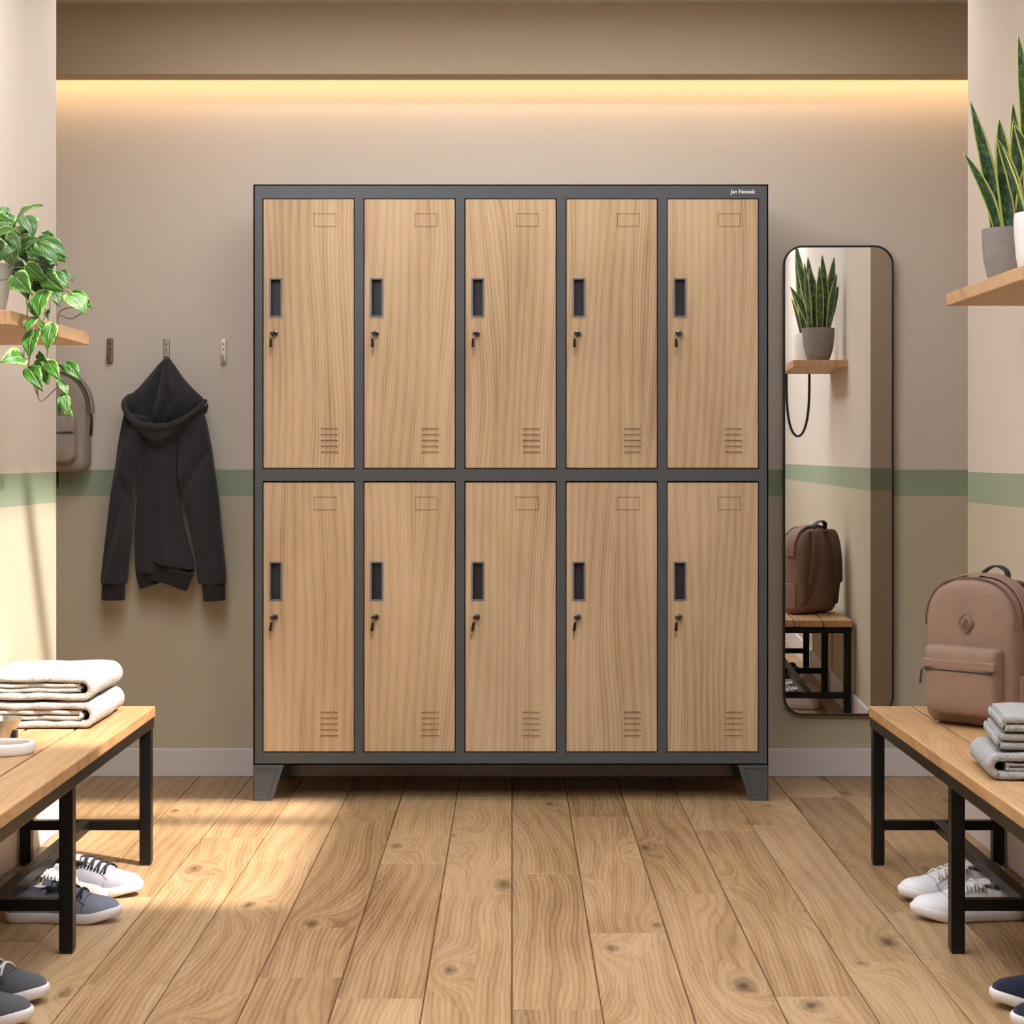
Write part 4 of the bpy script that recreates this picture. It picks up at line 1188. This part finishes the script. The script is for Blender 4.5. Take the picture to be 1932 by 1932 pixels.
# ------------------------------------------------------------------ pothos
def make_pothos():
    random.seed(5)
    zs = 1.330; O = Vector((-1.125, 4.03, zs))
    root = empty('pothos_plant', O, 'trailing variegated pothos in a pale pot on the left wall shelf', 'plant')
    m = MB(); m.lathe([(0.0, 0.0), (0.052, 0.0), (0.058, 0.006), (0.066, 0.05), (0.078, 0.100), (0.079, 0.106), (0.073, 0.106), (0.068, 0.08), (0.0, 0.08)], O, 48)
    m.build('pot', M['potgrey'], root, O, smooth=True, angle=40)
    m = MB(); m.lathe([(0.0, 0.096), (0.05, 0.094), (0.071, 0.09)], O, 32); m.build('soil', M['soil'], root, O)
    q = lambda x, y, D: P(x / 3.864, 340 + y / 3.864, D)
    L = [ # base, tip (enlarged photo coordinates), width, depth, fold, lift
        (110, 340, 312, 182, 100, 4.00), (185, 270, 245, 418, 118, 4.05), (-60, 300, 100, 300, 90, 3.98), (-20, 400, 130, 372, 80, 3.95),
        (150, 500, 300, 430, 95, 3.97), (290, 430, 492, 572, 105, 3.97), (285, 470, 420, 628, 100, 3.93), (70, 400, 150, 545, 84, 3.96),
        (105, 480, -10, 600, 62, 3.95), (240, 480, 330, 610, 120, 4.02), (260, 600, 390, 640, 105, 4.00), (110, 700, 235, 832, 138, 3.90),
        (200, 620, 340, 745, 95, 3.95), (320, 685, 478, 822, 115, 3.94), (375, 690, 500, 790, 100, 3.99), (505, 840, 620, 985, 128, 3.96),
        (540, 830, 678, 938, 85, 4.00), (330, 815, 285, 1012, 125, 3.93), (375, 800, 430, 922, 78, 3.97), (225, 885, 268, 1005, 62, 3.95),
        (262, 1000, 192, 1112, 90, 3.92), (362, 945, 355, 1020, 42, 3.98), (300, 1035, 322, 1135, 52, 3.96), (380, 1055, 345, 1242, 98, 3.94),
        (255, 1110, 218, 1300, 112, 3.92), (170, 1295, -5, 1330, 125, 3.90), (300, 1310, 345, 1492, 108, 3.96), (212, 1376, 312, 1542, 105, 3.92),
        (350, 1330, 440, 1462, 84, 3.94), (488, 1338, 592, 1472, 84, 3.95), (430, 1455, 500, 1580, 56, 3.95), (465, 1565, 430, 1718, 48, 3.94),
        (478, 1580, 480, 1712, 62, 3.92), (480, 1690, 538, 1728, 46, 3.94), (380, 420, 300, 380, 60, 4.06), (60, 250, 10, 390, 110, 4.02), (150, 340, 200, 420, 90, 4.08),
        (40, 340, 60, 470, 100, 4.04), (230, 560, 300, 660, 110, 4.06), (300, 640, 350, 740, 100, 4.05), (200, 640, 270, 760, 90, 4.06), (150, 470, 200, 600, 90, 4.06), (20, 520, 70, 620, 90, 4.05),
        (260, 700, 330, 800, 100, 4.04), (330, 760, 400, 860, 90, 4.04), (60, 210, -60, 280, 80, 4.04), (-40, 420, -60, 540, 100, 3.95), (-90, 330, -140, 460, 100, 4.0),
        (350, 560, 330, 660, 90, 4.07), (280, 1270, 360, 1330, 60, 3.98), (340, 1360, 355, 1490, 70, 4.0)]
    S0 = F / 3.95 / 1.0
    for i in range(22):
        x, y = random.uniform(-60, 400), random.uniform(300, 760)
        if y < 420 and x > 200: y += 160
        if x < 120 and y > 600: x += 140
        a = random.uniform(-0.6, 2.2); ln_ = random.uniform(100, 150)
        L.append((x, y, x + ln_ * math.cos(a), y + ln_ * math.sin(a), random.uniform(80, 105), random.uniform(4.03, 4.10)))
    for (bx, by, tx, ty, w, D) in L:
        b = q(bx, by, D + random.uniform(0.0, 0.02)); t = q(tx, ty, D + random.uniform(-0.035, 0.0))
        wid = w / 3.864 / S0 * 1.22
        ax = t - b; ln = ax.length; ax.normalize()
        view = Vector((0.15 * random.uniform(-1, 1), -1, random.uniform(0.1, 0.7))).normalized()
        sd = ax.cross(view).normalized(); nr = sd.cross(ax).normalized()
        # turn the blade about its midrib so some leaves show narrow
        an = random.uniform(-0.4, 0.4); sd2 = sd * math.cos(an) + nr * math.sin(an); nr2 = nr * math.cos(an) - sd * math.sin(an)
        m = MB(); n = 16; K = 8; droop = random.uniform(0.08, 0.22) * ln; vf = random.uniform(0.12, 0.4)
        base_i = 0
        for i in range(n + 1):
            tt = i / n
            hw = wid / 2 * interp([(0, .12), (.04, .52), (.1, .80), (.22, .98), (.35, 1.0), (.5, .92), (.65, .72), (.8, .42), (.92, .15), (1, .0)], tt) / max(math.cos(an), .8)
            c = b + ax * (ln * tt) + nr2 * (droop * math.sin(PI * tt)) 
            for k in range(K + 1):
                u = -1 + 2 * k / K
                back = (0.10 * ln * abs(u) ** 1.5) * (1 - ss(0.0, 0.25, tt))
                wv = 0.006 * ln / 0.08 * math.sin(u * 5 + tt * 9 + bx)*abs(u)
                p = c + sd2 * (hw * u) + nr2 * (hw * vf * abs(u) ** 1.3 - hw * 0.2 * u * u + wv * .4) - ax * back
                m.uv[len(m.v)] = ((u + 1) / 2, tt); m.v.append(tuple(p))
        for i in range(n):
            for k in range(K):
                a0 = i * (K + 1) + k; m.f.append([a0, a0 + 1, a0 + K + 2, a0 + K + 1]); m.mi.append(0)
        m.build('leaf', M['pothos'], root, O, smooth=True, angle=180, solid=0.0007)
    # stems
    st = MB()
    V = [[(100, 560), (110, 480), (90, 400)], [(60, 640), (180, 520), (290, 440)], [(80, 640), (190, 640), (330, 700), (470, 780), (545, 850)],
         [(100, 700), (150, 720), (185, 830), (200, 960), (185, 1120), (175, 1290)], [(160, 690), (240, 830), (330, 940), (320, 1030), (370, 1050)],
         [(545, 925), (450, 945), (422, 1000), (420, 1150), (420, 1330), (430, 1460), (470, 1580)], [(175, 1240), (180, 1312), (215, 1300), (208, 1380), (270, 1560)],
         [(420, 1340), (370, 1320), (345, 1330)], [(350, 1240), (345, 1320), (430, 1330), (490, 1345)], [(270, 1510), (297, 1612), (415, 1512)], [(600, 965), (520, 1010), (440, 985)],
         [(250, 1110), (300, 1075), (385, 1048)], [(0, 730), (80, 715), (130, 690)], [(50, 620), (20, 500), (-20, 430)], [(90, 620), (150, 430), (110, 340)], [(330, 740), (360, 860), (362, 940)],
         [(230, 830), (250, 900), (262, 1000), (255, 1100), (215, 1300)], [(50, 600), (-30, 500), (-70, 360)]]
    for v in V:
        pts = resample(catmull([q(x, y, 3.965) for x, y in v]), 26)
        st.tube(pts, 0.0011, 6)
    st.build('stems', M['vine'], root, O, smooth=True)
make_pothos()

# ------------------------------------------------------------------ ceiling lights (above the frame)
def ceiling_panel(x, y, w, l, name):
    root = empty('ceiling_light', (x, y, ZC), name, 'light', 'ceiling panel lights')
    f = MB(); f.box(-w / 2 - .02, w / 2 + .02, -l / 2 - .02, l / 2 + .02, -0.02, 0.0); f.build('housing', M['base'], root)
    f = MB(); f.box(-w / 2, w / 2, -l / 2, l / 2, -0.026, -0.0202); f.build('diffuser', M['panel'], root)
ceiling_panel(-0.62, 2.3, 0.8, 0.8, 'square white ceiling panel light on the left, in front of the camera')
ceiling_panel(0.62, 2.3, 0.8, 0.8, 'square white ceiling panel light on the right, in front of the camera')
ceiling_panel(0.0, 5.42, 2.2, 0.16, 'added slim linear fill light on the ceiling just in front of the locker')  # unseen fill lamp, added to brighten the back wall and locker top
ceiling_panel(-0.78, 3.9, 0.45, 1.4, 'long narrow white ceiling panel light above the left bench')

# ------------------------------------------------------------------ world, sun, camera
sc = bpy.context.scene
w = bpy.data.worlds.new('sky'); sc.world = w; w.use_nodes = True
bg = w.node_tree.nodes['Background']; bg.inputs[0].default_value = (0.80, 0.90, 1.0, 1); bg.inputs[1].default_value = 3.2
sl = bpy.data.lights.new('sun', 'SUN'); sl.energy = 7.4; sl.color = (1.0, 0.94, 0.85); sl.angle = R(2.6)
so = bpy.data.objects.new('sun', sl); col.objects.link(so)
so.rotation_euler = SUN.to_track_quat('-Z', 'Y').to_euler(); so.location = (1.5, 2, 6)

cam = bpy.data.cameras.new('camera'); co = bpy.data.objects.new('camera', cam); col.objects.link(co)
co.location = (0, 0, CZ); co.rotation_euler = (R(90), 0, 0)
cam.sensor_width = 36; cam.lens = F / 1932 * 36
cam.shift_y = -(966 - 861) / 1932
cam.clip_start = 0.05
sc.camera = co
sc.view_settings.view_transform = 'Standard'; sc.view_settings.look = 'None'
sc.view_settings.gamma = 1; sc.view_settings.use_curve_mapping = False
sc.view_settings.exposure = 0.84
sc.cycles.max_bounces = 7; sc.cycles.diffuse_bounces = 4; sc.cycles.glossy_bounces = 3
